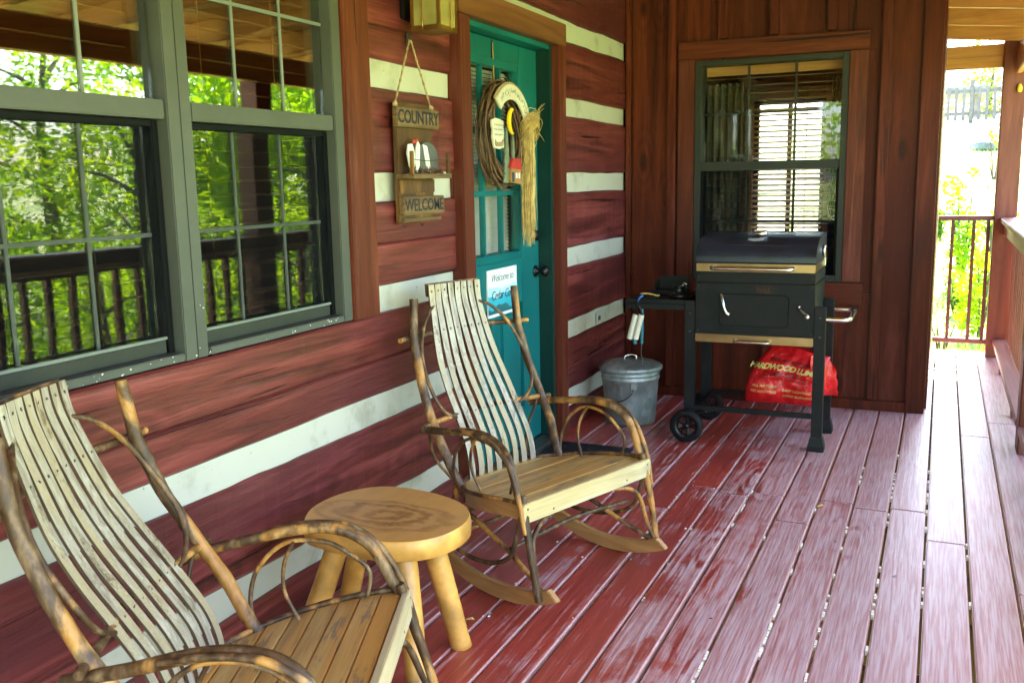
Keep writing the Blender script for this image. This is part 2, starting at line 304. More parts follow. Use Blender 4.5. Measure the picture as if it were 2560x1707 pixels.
def lawn():
    m, t, b = newmat('lawn'); v, s = coords(t, (.6, .6, .6), False); f = noise_(t, v, 1, 6, .65); g = noise_(t, v, 40, 3)
    c = mixc(t, mrange(t, f, .4, .62), (.24, .32, .09), (.42, .44, .22)); c = mixc(t, mrange(t, g, .35, .75, 0, .5), c, (.08, .13, .03)); t.links.new(c, b.inputs['Base Color']); b.inputs['Roughness'].default_value = .9; bump(t, b, g, .6, .05)
lawn()

# ---------------------------------------------------------------- geometry helpers
def tag(o, label=None, cat=None, group=None, kind=None):
    for k, v in (('label', label), ('category', cat), ('group', group), ('kind', kind)):
        if v: o[k] = v
    return o
def empty(name, loc=(0, 0, 0), rz=0, **kw):
    o = bpy.data.objects.new(name, None); col.objects.link(o); o.location = loc; o.rotation_euler = (0, 0, rz); o.empty_display_size = .1
    return tag(o, **kw)
def link(name, me, mat, parent=None, loc=None, **kw):
    o = bpy.data.objects.new(name, me); col.objects.link(o)
    if mat and not me.materials: me.materials.append(MATS[mat])
    if parent: o.parent = parent
    if loc: o.location = loc
    return tag(o, **kw)
class MB:
    def __init__(s): s.v = []; s.f = []; s.sm = []
    def add(s, vs, fs, smooth=False):
        k = len(s.v); s.v += [tuple(p) for p in vs]; s.f += [[i+k for i in f] for f in fs]; s.sm += [smooth]*len(fs); return s
    def box(s, a, b):
        x0, y0, z0 = a; x1, y1, z1 = b
        vs = [(x0, y0, z0), (x1, y0, z0), (x1, y1, z0), (x0, y1, z0), (x0, y0, z1), (x1, y0, z1), (x1, y1, z1), (x0, y1, z1)]
        return s.add(vs, [(0, 3, 2, 1), (4, 5, 6, 7), (0, 1, 5, 4), (1, 2, 6, 5), (2, 3, 7, 6), (3, 0, 4, 7)])
    def tube(s, pts, rad, n=10, caps=True, smooth=True, sub=0, wob=0, seed=0, flat=1.0):
        P = [Vector(p) for p in pts]
        Rr = list(rad) if hasattr(rad, '__len__') else [rad]*len(P)
        if sub:
            Q, S = [], []
            for i in range(len(P)-1):
                p0, p1, p2, p3 = P[max(i-1, 0)], P[i], P[i+1], P[min(i+2, len(P)-1)]
                for j in range(sub):
                    u = j/sub
                    Q.append(.5*((2*p1)+(p2-p0)*u+(2*p0-5*p1+4*p2-p3)*u*u+(3*p1-p0-3*p2+p3)*u**3)); S.append(Rr[i]*(1-u)+Rr[i+1]*u)
            Q.append(P[-1]); S.append(Rr[-1]); P, Rr = Q, S
        if wob:
            for i in range(len(P)):
                nv = noise.noise_vector(P[i]*9+Vector((seed*3.1, seed*1.7, 0))); P[i] = P[i]+nv*wob*.55
                Rr[i] *= 1+.10*noise.noise(P[i]*22+Vector((seed, 0, 0)))
        vs = []; fr = None
        for i, p in enumerate(P):
            tdir = (P[min(i+1, len(P)-1)]-P[max(i-1, 0)]).normalized()
            if fr is None:
                up = Vector((0, 0, 1)) if abs(tdir.z) < .9 else Vector((1, 0, 0)); fr = up.cross(tdir).normalized()
            else: fr = (fr-tdir*fr.dot(tdir)).normalized()
            bn = tdir.cross(fr)
            for k in range(n):
                a = 2*math.pi*k/n; vs.append(p+(fr*math.cos(a)+bn*math.sin(a)*flat)*Rr[i])
        fs = []; m = len(P)
        for i in range(m-1):
            for k in range(n):
                fs.append((i*n+k, i*n+(k+1) % n, (i+1)*n+(k+1) % n, (i+1)*n+k))
        s.add(vs, fs, smooth)
        if caps:
            s.add(vs[:n], [tuple(reversed(range(n)))]); s.add(vs[-n:], [tuple(range(n))])
        return s
    def lathe(s, prof, c=(0, 0, 0), n=24, axis='z', smooth=True):
        vs = []; cx = Vector(c)
        for r, h in prof:
            for k in range(n):
                a = 2*math.pi*k/n; q = (r*math.cos(a), r*math.sin(a), h)
                if axis == 'x': q = (q[2], q[0], q[1])
                if axis == 'y': q = (q[1], q[2], q[0])
                vs.append(cx+Vector(q))
        fs = [(i*n+k, i*n+(k+1) % n, (i+1)*n+(k+1) % n, (i+1)*n+k) for i in range(len(prof)-1) for k in range(n)]
        return s.add(vs, fs, smooth)
    def prism(s, outline, a, b, plane='xz'):
        # outline 2D points, extruded from a to b along the third axis
        n = len(outline); g = {'xz': lambda p, t: (p[0], t, p[1]), 'yz': lambda p, t: (t, p[0], p[1]), 'xy': lambda p, t: (p[0], p[1], t)}[plane]
        vs = [g(p, a) for p in outline]+[g(p, b) for p in outline]
        return s.add(vs, [tuple(range(n)), tuple(reversed(range(n, 2*n)))]+[(i, i+n, (i+1) % n+n, (i+1) % n) for i in range(n)])
    def mesh(s, name='m', bevel=0, seg=2, fixn=True):
        me = bpy.data.meshes.new(name); me.from_pydata(s.v, [], s.f)
        me.polygons.foreach_set('use_smooth', s.sm)
        if bevel or fixn:
            bm = bmesh.new(); bm.from_mesh(me)
            if bevel:
                bm.edges.ensure_lookup_table()
                es = [e for e in bm.edges if len(e.link_faces) == 2 and e.calc_face_angle(0) > .6]
                bmesh.ops.bevel(bm, geom=es, offset=bevel, segments=seg, affect='EDGES', clamp_overlap=True)
            if fixn: bmesh.ops.recalc_face_normals(bm, faces=bm.faces)
            bm.to_mesh(me); bm.free()
        me.update(); return me
    def build(s, name, mat, parent=None, bevel=0, seg=2, fixn=True, **kw):
        return link(name, s.mesh(name, bevel, seg, fixn), mat, parent, **kw)
def box(name, a, b, mat, parent=None, bevel=.003, seg=2, **kw):
    a2 = [min(p, q) for p, q in zip(a, b)]; b2 = [max(p, q) for p, q in zip(a, b)]
    return MB().box(a2, b2).build(name, mat, parent, bevel, seg, **kw)
def rough_beam(name, a, b, mat, parent, axis, amp=.004, bevel=.012, step=.12, seed=0, **kw):
    """hewn timber: a box cut along its axis whose edges wander"""
    i = 'xyz'.index(axis); j, k = [q for q in range(3) if q != i]
    L = b[i]-a[i]; n = max(2, int(L/step)); vs = []; fs = []
    for q in range(n+1):
        t = a[i]+L*q/n; pr = []
        lo = [a[j], a[k]]; hi = [b[j], b[k]]; c = bevel
        ring = [(lo[0]+c, lo[1]), (hi[0]-c, lo[1]), (hi[0], lo[1]+c), (hi[0], hi[1]-c), (hi[0]-c, hi[1]), (lo[0]+c, hi[1]), (lo[0], hi[1]-c), (lo[0], lo[1]+c)]
        for e, (u, v) in enumerate(ring):
            g = noise.noise_vector(Vector((t*1.9+seed*7.3, u*5, v*5+seed)))+.5*noise.noise_vector(Vector((t*7+seed*3.3, u*9, v*9)))
            p = [0, 0, 0]; p[i] = t; p[j] = u+g.x*amp; p[k] = v+g.y*amp; vs.append(p)
    for q in range(n):
        for e in range(8): fs.append((q*8+e, q*8+(e+1) % 8, (q+1)*8+(e+1) % 8, (q+1)*8+e))
    fs += [tuple(range(8)), tuple(range(n*8, n*8+8))]
    return MB().add(vs, fs).build(name, mat, parent, **kw)
def text_mesh(body, size, extrude=.0008, shear=0, offset=0, spacing=1.0, ax_='CENTER'):
    cu = bpy.data.curves.new('t', 'FONT'); cu.body = body; cu.size = size; cu.extrude = extrude; cu.shear = shear; cu.offset = offset
    cu.space_character = spacing; cu.align_x = ax_; cu.align_y = 'CENTER'; cu.resolution_u = 3
    o = bpy.data.objects.new('t', cu); col.objects.link(o)
    me = bpy.data.meshes.new_from_object(o.evaluated_get(bpy.context.evaluated_depsgraph_get()))
    bpy.data.objects.remove(o); bpy.data.curves.remove(cu); return me
def text_on_x(name, body, size, y, z, x, mat, parent, sx=1.0, **kw):
    """lettering on a face that looks towards +x, reading along +y"""
    me = text_mesh(body, size, **kw)
    for v in me.vertices: p = v.co.copy(); v.co = (x+p.z, y+p.x*sx, z+p.y)
    me.update(); return link(name, me, mat, parent)
def dup(root, loc=None, rot=None, scale=None, **kw):
    def cp(o, par):
        c = o.copy(); col.objects.link(c); c.parent = par
        for ch in list(o.children): cp(ch, c)
        return c
    r = cp(root, None)
    if loc: r.location = loc
    if rot: r.rotation_euler = rot
    if scale: r.scale = scale
    return tag(r, **kw)
def lerp(a, b, t): return a+(b-a)*t
def sstep(a, b, x):
    t = max(0, min(1, (x-a)/(b-a))); return t*t*(3-2*t)

# ================================================================ SETTING
def ground_z(x, y):
    z = -1.05+.62*sstep(5, 9.5, y)+.18*max(0, min(y, 29.5)-11)-.12*max(0, min(y, 45)-30)
    z -= .13*max(0, min(x-2.5, 14))*(1-.75*sstep(10, 24, y))
    return z+.05*noise.noise(Vector((x*.35, y*.35, 0)))
def axis_pts(lo, mid0, mid1, hi, step):
    p = []; v = mid0
    while v <= mid1: p.append(v); v += step
    a = mid0; d = step
    while a > lo: d *= 1.35; a -= d; p.insert(0, a)
    a = p[-1]; d = step
    while a < hi: d *= 1.35; a += d; p.append(a)
    return p
gx = axis_pts(-400, -8, 24, 400, .6); gy = axis_pts(-400, -4, 44, 400, .6)
gv = [(x, y, ground_z(x, y)) for y in gy for x in gx]; W = len(gx)
gf = [(j*W+i, j*W+i+1, (j+1)*W+i+1, (j+1)*W+i) for j in range(len(gy)-1) for i in range(W-1)]
MB().add(gv, gf, True).build('ground', 'lawn', kind='structure')

# ---- deck
deck = empty('porch_deck', (0, 0, 0), kind='structure')
PIT = .1458; X0 = 1.892
k = -3
for i in range(-4, 14):
    xr = X0-PIT*i-.0045; xl = X0-PIT*(i+1)+.0045
    if xl < .0: xl = .006
    if xr-xl < .03: continue
    jr = random.Random(i+50)
    y1 = 3.72+.42*((i*3) % 4)/3*1.0 if i % 2 else 4.18
    if i < -1: y1 = 5.55+.35*(i % 2)
    cuts = [-4.2, y1+jr.uniform(-.012, .012), 8.30]
    if i % 3 == 0: cuts.insert(1, y1-2.46)
    for a, b in zip(cuts[:-1], cuts[1:]):
        dz = jr.uniform(-.0015, .0015); tw = jr.uniform(-.0018, .0018)
        vs = MB().box((xl, a+.0004, -.036), (xr, b-.0004, 0))
        me = vs.mesh('plank', .0048, 3)
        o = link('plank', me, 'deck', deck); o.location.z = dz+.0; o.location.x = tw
for y in [-4.1+.406*q for q in range(31)]:
    box('joist', (.01, y-.019, -.225), (2.47, y+.019, -.0385), 'joist', deck, 0)
box('rim_joist', (2.472, -4.2, -.225), (2.51, 8.3, -.04), 'rail_red_y', deck, .003)
box('rim_joist', (.01, 8.262, -.225), (2.47, 8.30, -.0385), 'joist', deck, 0)
for y in (-4.0, -.4, 2.5, 5.35, 8.0):
    box('pier', (2.30, y-.09, ground_z(2.4, y)-.3), (2.46, y+.09, -.226), 'post_red', deck, .004)

# ---- roof over the porch
roof = empty('porch_roof', (0, 0, 2.3), kind='structure')
def rz(x): return 2.577-.1*x            # underside of the rafters
for y in [8.0-.75*q for q in range(17)]:
    vs = []; w2 = .02
    for x in (.012, 3.0):
        for yy in (y-w2, y+w2):
            for h in (0, .142): vs.append((x, yy, rz(x)+h-2.3))
    MB().add(vs, [(0, 2, 6, 4), (1, 5, 7, 3), (0, 4, 5, 1), (2, 3, 7, 6), (0, 1, 3, 2), (4, 6, 7, 5)]).build('rafter', 'rafter', roof, .003)
q = 0; x = .012
while x < 3.05:
    x2 = min(x+.181, 3.06); za, zb = rz(x)+.1435-2.3, rz(x2)+.1435-2.3
    MB().add([(x, -4.3, za), (x2, -4.3, zb), (x2, 8.72, zb), (x, 8.72, za), (x, -4.3, za+.022), (x2, -4.3, zb+.022), (x2, 8.72, zb+.022), (x, 8.72, za+.022)],
             [(0, 3, 2, 1), (4, 5, 6, 7), (0, 1, 5, 4), (1, 2, 6, 5), (2, 3, 7, 6), (3, 0, 4, 7)]).build('roof_plank', 'roof_board', roof, .002)
    x = x2+.0015
MB().add([(-.2, -4.4, rz(-.2)-2.1), (3.12, -4.4, rz(3.12)-2.1), (3.12, 8.8, rz(3.12)-2.1), (-.2, 8.8, rz(-.2)-2.1), (-.2, -4.4, rz(-.2)-2.0), (3.12, -4.4, rz(3.12)-2.0), (3.12, 8.8, rz(3.12)-2.0), (-.2, 8.8, rz(-.2)-2.0)],
         [(0, 3, 2, 1), (4, 5, 6, 7), (0, 1, 5, 4), (1, 2, 6, 5), (2, 3, 7, 6), (3, 0, 4, 7)]).build('shingles', 'roofing', roof)
# eave beams
for a, b in ((-4.2, -.4), (-.397, 2.5), (2.503, 5.40), (5.403, 7.98)):
    box('eave_beam', (2.325, a, 2.115-2.3), (2.365, b, 2.30-2.3), 'roof_board', roof, .004)
    box('eave_beam', (2.368, a, 2.115-2.3), (2.408, b, 2.30-2.3), 'roof_board', roof, .004)
box('end_beam', (1.845, 8.10, 2.262-2.3), (2.25, 8.14, 2.345-2.3), 'rafter', roof, .004)
box('end_beam', (1.845, 8.097, 2.175-2.3), (2.25, 8.14, 2.259-2.3), 'rafter', roof, .004)

# ---- house roof, far walls (shade only, seen through windows and in reflections)
hr = MB().add([(-6, -2, 2.75), (.0, -2, 2.75), (.0, 10.6, 2.75), (-6, 10.6, 2.75), (-6, -2, 2.95), (.0, -2, 2.95), (.0, 10.6, 2.95), (-6, 10.6, 2.95)], [(0, 3, 2, 1), (4, 5, 6, 7), (0, 1, 5, 4), (1, 2, 6, 5), (2, 3, 7, 6), (3, 0, 4, 7)])
hr.box((.001, 6.12, 2.75), (1.84, 10.6, 2.95)).build('house_ceiling', 'room_wood', kind='structure')
box('room_floor', (-6, -2, -.2), (-.16, 10.6, -.01), 'room_wood', None, 0, kind='structure')
box('room_floor', (-.158, 6.13, -.2), (1.70, 10.6, -.01), 'room_wood', None, 0, kind='structure')
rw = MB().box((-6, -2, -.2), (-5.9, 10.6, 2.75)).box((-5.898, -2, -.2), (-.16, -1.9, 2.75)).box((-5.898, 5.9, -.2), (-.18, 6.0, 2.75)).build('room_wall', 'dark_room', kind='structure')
# far room behind the board wall: side wall, far wall with its window
FY = 9.4
rw2 = MB().box((1.745, 6.13, -.2), (1.835, 8.0, 2.75)).box((1.745, 8.002, -.2), (1.835, FY+.1, 2.75)).build('side_wall', 'room_wood', kind='structure')
WX0, WX1, WZ0, WZ1 = .20, .86, .55, 2.13
fwall = MB().box((-5.898, FY, -.2), (WX0, FY+.1, 2.75)).box((WX1, FY, -.2), (1.743, FY+.1, 2.75)).box((WX0+.001, FY, -.2), (WX1-.001, FY+.1, WZ0)).box((WX0+.001, FY, WZ1), (WX1-.001, FY+.1, 2.75)).build('room_wall', 'room_wood', kind='structure')

# ================================================================ LOG WALL
lw = empty('log_wall', (0, 0, 0), label='dark red hewn log wall with cream chinking beside the rocking chairs', cat='wall')
CH = [(.13, .23), (.53, .63), (.935, 1.037), (1.348, 1.45), (1.755, 1.855), (2.152, 2.258)]
LOGS = [(-.03, .13), (.23, .53), (.63, .935), (1.037, 1.348), (1.45, 1.755), (1.855, 2.152), (2.258, 2.72)]
def segs(z0, z1):
    zc = (z0+z1)/2; s = [(-4.2, 1.06)]
    if zc < .94: s = [(-4.2, 3.59)]
    elif zc < 2.3: s = [(-4.2, 1.075), (2.935, 3.59)]
    else: s = [(-4.2, 6.0)]
    if zc < 2.2: s.append((4.81, 6.0))
    elif zc < 2.3: s = [(-4.2, 1.075), (2.935, 6.0)]
    return s
sd_ = 0
for z0, z1 in LOGS:
    for a, b in segs(z0, z1):
        sd_ += 1
        if abs(z0-.63) < .01 and a < 0:
            rough_beam('log', (-.14, a, z0+.002), (-.004, b, .7635), 'log', lw, 'y', .004, .007, seed=sd_)
            rough_beam('log', (-.14, a, .766), (.006, b, .934), 'log', lw, 'y', .003, .007, seed=sd_+.5)
        elif abs(z0-1.037) < .01 and a > 2 and b < 4:
            rough_beam('log', (-.14, a, z0+.001), (.0, b, 1.19), 'log', lw, 'y', .003, .006, seed=sd_)
            rough_beam('log', (-.14, a, 1.1925), (.003, b, z1-.001), 'log', lw, 'y', .003, .006, seed=sd_+.5)
        else:
            rough_beam('log', (-.14, a, z0+.002), (.0, b, z1-.002), 'log', lw, 'y', .009, .011, step=.07, seed=sd_)
for z0, z1 in CH:
    for a, b in segs(z0, z1):
        rough_beam('chinking', (-.12, a+.001, z0-.012), (-.020, b-.001, z1+.012), 'chink', lw, 'y', .004, .004, seed=z0*9+a)
# wood casing of the double window
box('window_casing', (-.02, 2.775, .937), (.022, 2.938, 2.50), 'trim_z', lw, .004)
box('window_casing', (-.02, 1.075, .937), (.022, 1.232, 2.50), 'trim_z', lw, .004)
rough_beam('window_casing', (-.02, 1.234, 2.285), (.022, 2.773, 2.42), 'trim_y', lw, 'y', .002, .004)
box('corner_strip', (.004, 5.962, .0), (.034, 5.999, 2.55), 'back_board', lw, .003)

# ================================================================ DOUBLE WINDOW
dw = empty('double_window', (0, 2.0, .94), label='wide double window with grey-green frame reflecting trees and railing', cat='window')
def bxl(root, name, a, b, mat, bevel=.002, par=None):
    L = root.location; return box(name, [p-q for p, q in zip(a, L)], [p-q for p, q in zip(b, L)], mat, par or root, bevel)
ZT = 2.285
slat_me = None
for wi, (ya, yb) in enumerate(((1.234, 1.954), (2.05, 2.773))):
    ia, ib = ya+.022, yb-(.055 if wi else .022)
    if wi: bxl(dw, 'frame', (-.10, yb-.053, .94), (.012, yb, ZT), 'frame_grey', .003)
    else: bxl(dw, 'frame', (-.10, ya, .94), (.012, ya+.02, ZT), 'frame_grey', .003)
    # sashes: upper one outside, lower one set back, behind its insect screen
    bxl(dw, 'meeting_rail', (-.055, ya+.0201 if not wi else ya+.001, 1.590), (.006, yb-.054 if wi else yb-.001, 1.640), 'frame_grey', .003)
    bxl(dw, 'sash_rail', (-.06, ia, 2.225), (.004, ib, ZT-.001), 'frame_grey')
    for (y0, y1) in ((ia-.001, ia+.001), (ib-.001, ib+.001)): pass
    s0, s1 = (ya+.0205, yb-.002) if not wi else (ya+.002, yb-.0545)
    bxl(dw, 'sash_rail', (-.075, s0+.024, .966), (-.028, s1-.024, 1.002), 'frame_dark')
    for y0 in (s0, s1-.022): bxl(dw, 'screen_frame', (-.07, y0, .966), (-.022, y0+.022, 1.588), 'gasket')
    bxl(dw, 'screen_frame', (-.06, s0+.0225, 1.572), (-.022, s1-.0225, 1.588), 'gasket')
    bxl(dw, 'screen_frame', (-.034, s0+.0225, 1.004), (-.022, s1-.0225, 1.012), 'grid_grey')
    bxl(dw, 'sill', (-.10, s0, .942), (.014, s1, .964), 'frame_grey', .003)
    bxl(dw, 'pane', (-.033, s0+.003, 1.642), (-.027, s1-.003, 2.224), 'glass', 0)
    bxl(dw, 'pane', (-.060, s0+.023, 1.003), (-.054, s1-.023, 1.571), 'glass', 0)
    scr = MB().box((-.0245, s0+.0225-2.0, 1.0125-.94), (-.0235, s1-.0225-2.0, 1.5715-.94)).build('insect_screen', 'screen', dw)
    for g in (1, 2):
        yy = lerp(s0, s1, g/3)
        bxl(dw, 'grid_bar', (-.0265, yy-.0055, 1.642), (-.0215, yy+.0055, 2.224), 'grid_grey', .001)
        bxl(dw, 'grid_bar', (-.0535, yy-.0055, 1.003), (-.0485, yy+.0055, 1.571), 'grid_grey', .001)
    bxl(dw, 'grid_bar', (-.0267, s0+.004, 1.928), (-.0213, s1-.004, 1.939), 'grid_grey', .001)
    bxl(dw, 'grid_bar', (-.0537, s0+.024, 1.282), (-.0483, s1-.024, 1.293), 'grid_grey', .001)
    # wooden slat blind inside
    z = .99; 
    if slat_me is None: slat_me = MB().box((-.025, -.345, -.0012), (.025, .345, .0012)).mesh('blind_slat')
    while z < 2.25:
        o = link('blind_slat', slat_me, 'blind', dw); o.location = (-.125, (ya+yb)/2-2.0, z-.94); o.rotation_euler.y = .12; z += .044
    for yy in (lerp(s0, s1, .25), lerp(s0, s1, .75)): bxl(dw, 'blind_cord', (-.101, yy-.002, .98), (-.098, yy+.002, 2.25), 'blind', 0)
bxl(dw, 'mullion', (-.10, 1.956, .94), (.012, 2.002, ZT), 'frame_grey', .003)
bxl(dw, 'mullion', (-.10, 2.0035, .94), (.010, 2.048, ZT), 'frame_grey', .003)
# flaking paint specks along the sill
sp = MB()
pr = random.Random(4)
for q in range(40):
    yy = pr.uniform(1.3, 2.77) if q < 36 else pr.uniform(1.97, 2.05); zz = .944+.018*pr.random() if q < 36 else pr.uniform(.95, 1.15)*1.0
    s_ = pr.uniform(.0008, .0026); xx = .0145 if q < 36 else .0128
    sp.box((xx, yy-2.0-s_, zz-.94-s_*.6), (xx+.001, yy-2.0+s_*pr.uniform(.5, 1.4), zz-.94+s_*.6))
sp.build('paint_flakes', 'white_paint', dw, kind='stuff')

# ================================================================ DOOR
df = empty('door_frame', (0, 4.2, 0), label='brown wood door casing with dark green jambs around the teal door', cat='door frame')
bxl(df, 'casing', (-.10, 3.592, .0), (.042, 3.694, 2.098), 'trim_z', .004)
bxl(df, 'casing', (-.10, 4.706, .0), (.042, 4.808, 2.098), 'trim_z', .004)
bxl(df, 'header', (-.10, 3.575, 2.10), (.050, 4.80, 2.212), 'trim_y', .004)
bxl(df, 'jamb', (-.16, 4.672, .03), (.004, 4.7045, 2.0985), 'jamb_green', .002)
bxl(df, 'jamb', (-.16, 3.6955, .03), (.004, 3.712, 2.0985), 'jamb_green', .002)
bxl(df, 'head_jamb', (-.16, 3.7125, 2.075), (.003, 4.6715, 2.0985), 'teal', .002)
bxl(df, 'threshold', (-.16, 3.7125, .002), (.03, 4.6715, .032), 'threshold', .004)
for q in range(5): bxl(df, 'threshold_ridge', (-.055+q*.017, 3.714, .0325), (-.049+q*.017, 4.670, .0355), 'threshold', .0008)
dr = empty('front_door', (-.07, 4.18, .04), label='teal front door with nine small panes, blind and dark knob', cat='door')
def D(name, y0, y1, z0, z1, x0, x1, mat='teal', bevel=.002, par=None):
    return bxl(dr, name, (x0, y0, z0), (x1, y1, z1), mat, bevel, par)
Y0, Y1, XD = 3.714, 4.668, -.07
GY0, GY1, GZ0, GZ1 = 3.81, 4.405, 1.065, 1.94
D('stile', Y0, GY0-.04, .04, 2.07, -.115, XD); D('stile', GY1+.04, Y1, .04, 2.07, -.115, XD)
D('rail', GY0-.039, GY1+.039, GZ1+.04, 2.07, -.115, XD); D('rail', GY0-.039, GY1+.039, .80, GZ0-.04, -.115, XD); D('rail', GY0-.039, GY1+.039, .04, .25, -.115, XD)
D('stile', 4.06, 4.15, .2505, .7995, -.115, XD)
for a, b in ((GY0-.038, 4.059), (4.151, GY1+.038)):
    D('panel', a, b, .251, .799, -.11, XD-.016); D('panel', a+.05, b-.05, .30, .75, -.10, XD-.005, bevel=.006)
for nm, y0, y1, z0, z1 in (('glass_moulding', GY0-.038, GY0, GZ0-.038, GZ1+.038), ('glass_moulding', GY1, GY1+.038, GZ0-.038, GZ1+.038), ('glass_moulding', GY0+.001, GY1-.001, GZ1, GZ1+.038), ('glass_moulding', GY0+.001, GY1-.001, GZ0-.038, GZ0)):
    D(nm, y0, y1, z0, z1, -.11, XD+.012, bevel=.005)
for i in range(3):
    for j in range(3):
        ya, yb = lerp(GY0, GY1, i/3), lerp(GY0, GY1, (i+1)/3); za, zb = lerp(GZ0, GZ1, j/3), lerp(GZ0, GZ1, (j+1)/3)
        D('pane', ya+.002, yb-.002, za+.002, zb-.002, -.094, -.090, 'glass_clear', 0)
for i in (1, 2):
    y = lerp(GY0, GY1, i/3); D('muntin', y-.013, y+.013, GZ0+.0005, GZ1-.0005, -.089, XD+.006, bevel=.004)
    z = lerp(GZ0, GZ1, i/3); D('muntin', GY0+.0005, GY1-.0005, z-.0125, z+.0125, -.088, XD+.004, bevel=.004)
mini = MB().box((-.010, -.29, -.0007), (.010, .29, .0007)).mesh('blind_slat')
z = GZ0+.01
while z < GZ1-.01:
    o = link('blind_slat', mini, 'blind_white', dr); o.location = (-.125-XD, (GY0+GY1)/2-4.18, z-.04); o.rotation_euler.y = 1.02; z += .0185
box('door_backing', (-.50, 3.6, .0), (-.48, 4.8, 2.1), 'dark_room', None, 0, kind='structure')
def knob(z, big):
    kb = MB().lathe([(0, .0), (.031, .0), (.031, .004), (.024, .010), (.013, .014), (.010, .030), (.013, .036), (.026, .044), (.030, .056), (.026, .068), (.012, .075), (0, .076)] if big else [(0, 0), (.03, 0), (.03, .010), (.026, .017), (.012, .02), (0, .02)], (0.0005, 4.615-4.18, z-.04), 20, 'x')
    return kb.build('door_knob' if big else 'deadbolt', 'black_metal', dr)
knob(.94, True); knob(1.128, False)
# door sign
ds = empty('door_sign', (XD+.001, 4.18, .88), label='white and blue handwritten welcome sign on the teal door', cat='sign')
bxl(ds, 'board', (XD+.001, 4.015, .765), (XD+.009, 4.355, .995), 'white_paint', .001)
def wave_strip(name, zlo, amp, ph, mat, x, z0):
    top = [(4.017+.336*t/16-4.18, zlo+amp*math.sin(ph+t*.55)+amp*.5*math.sin(ph*2+t*1.3)-.88) for t in range(17)]
    MB().prism([(4.017-4.18, z0-.88)]+top[:0]+[(4.353-4.18, z0-.88)]+top[::-1], x-(XD+.001), x+.0006-(XD+.001), 'yz').build(name, mat, ds)
wave_strip('printed_sky', .905, .006, .5, 'sky_print', XD+.0094, .78)
wave_strip('printed_sea', .865, .012, 2.2, 'sea_print', XD+.0102, .78)
wave_strip('printed_hill', .812, .012, 4.0, 'hill_print', XD+.0110, .781)
text_on_x('lettering', 'Welcome to', .052, .0, .072, .0088, 'ink_blue', ds, 1.02, shear=.3, offset=-.0006, spacing=.95, extrude=.0004)
text_on_x('lettering', 'Cedar Cove', .062, .0, -.012, .0122, 'ink_blue', ds, .92, shear=.3, offset=-.0006, spacing=.95, extrude=.0004)

# ================================================================ BOARD AND BATTEN WALL
bw = empty('board_wall', (0, 6.0, 0), label='dark brown board and batten wall behind the grill', cat='wall')
def B(name, x0, x1, z0, z1, y0, y1, mat, bevel=.003, par=None): return bxl(bw, name, (x0, y0, z0), (x1, y1, z1), mat, bevel, par)
BX = [.302, .615, .921, 1.251, 1.553]
ed = [.035]+BX+[1.79]
HOLE = (.455, 1.348, .705, 2.118)
for a, b in zip(ed[:-1], ed[1:]):
    parts = [(a, b, .0, 2.75)]
    if b > HOLE[0] and a < HOLE[1]:
        parts = [(a, b, .0, HOLE[2]), (a, b, HOLE[3], 2.75)]
        if a < HOLE[0]: parts.append((a, HOLE[0], HOLE[2]+.001, HOLE[3]-.001))
        if b > HOLE[1]: parts.append((HOLE[1], b, HOLE[2]+.001, HOLE[3]-.001))
    for (x0, x1, z0, z1) in parts: B('board', x0+.002, x1-.002, z0, z1, 6.0, 6.024, 'back_board')
for i, x in enumerate(BX):
    for (z0, z1) in ([(.066, 2.75)] if i in (0, 4) else [(2.243, 2.75), (.066, .638)]): B('batten', x-.028, x+.028, z0, z1, 5.962, 5.9985, 'batten', .006)
B('corner_board', 1.742, 1.846, .0, 2.75, 5.972, 5.9985, 'back_board', .004); B('corner_board', 1.8215, 1.846, .0, 2.75, 6.0, 6.11, 'back_board', .004)
B('baseboard', .036, 1.740, .0, .062, 5.970, 5.9985, 'back_board', .004)
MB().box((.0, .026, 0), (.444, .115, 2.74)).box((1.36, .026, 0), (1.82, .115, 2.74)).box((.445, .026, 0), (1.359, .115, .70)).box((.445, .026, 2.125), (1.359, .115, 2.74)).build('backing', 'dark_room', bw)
# side cladding of that wing (seen from the porch corner)
for q in range(11):
    ya = 6.112+q*.312; box('side_board', (1.8365, ya-6.0, 0), (1.858, ya+.309-6.0, 2.74), 'back_board', bw, .003)

bwn = empty('wall_window', (.90, 6.0, .70), label='dark framed window with slatted blinds behind the black grill', cat='window')
def V(name, x0, x1, z0, z1, y0, y1, mat, bevel=.003): return bxl(bwn, name, (x0, y0, z0), (x1, y1, z1), mat, bevel)
V('casing', .345, .447, .64, 2.131, 5.966, 5.9985, 'trim_z', .004); V('casing', 1.355, 1.458, .78, 2.119, 5.966, 5.9985, 'trim_z', .004)
MB().add([(.345-.9, -.04, 1.433), (1.462-.9, -.04, 1.421), (1.462-.9, -.002, 1.421), (.345-.9, -.002, 1.433), (.345-.9, -.04, 1.537), (1.462-.9, -.04, 1.525), (1.462-.9, -.002, 1.525), (.345-.9, -.002, 1.537)],
         [(0, 3, 2, 1), (4, 5, 6, 7), (0, 1, 5, 4), (1, 2, 6, 5), (2, 3, 7, 6), (3, 0, 4, 7)]).build('header', 'trim_x', bwn, .004)
V('apron', .448, 1.478, .642, .772, 5.964, 5.9985, 'trim_x', .004)
V('frame', .449, .489, .774, 2.117, 5.975, 6.10, 'frame_dark'); V('frame', 1.316, 1.354, .774, 2.117, 5.975, 6.10, 'frame_dark')
V('frame', .4895, 1.3155, 2.089, 2.116, 5.976, 6.10, 'frame_dark'); V('frame', .4895, 1.3155, .774, .812, 5.976, 6.10, 'frame_dark')
V('meeting_rail', .4895, 1.3155, 1.452, 1.506, 5.984, 6.06, 'frame_dark')
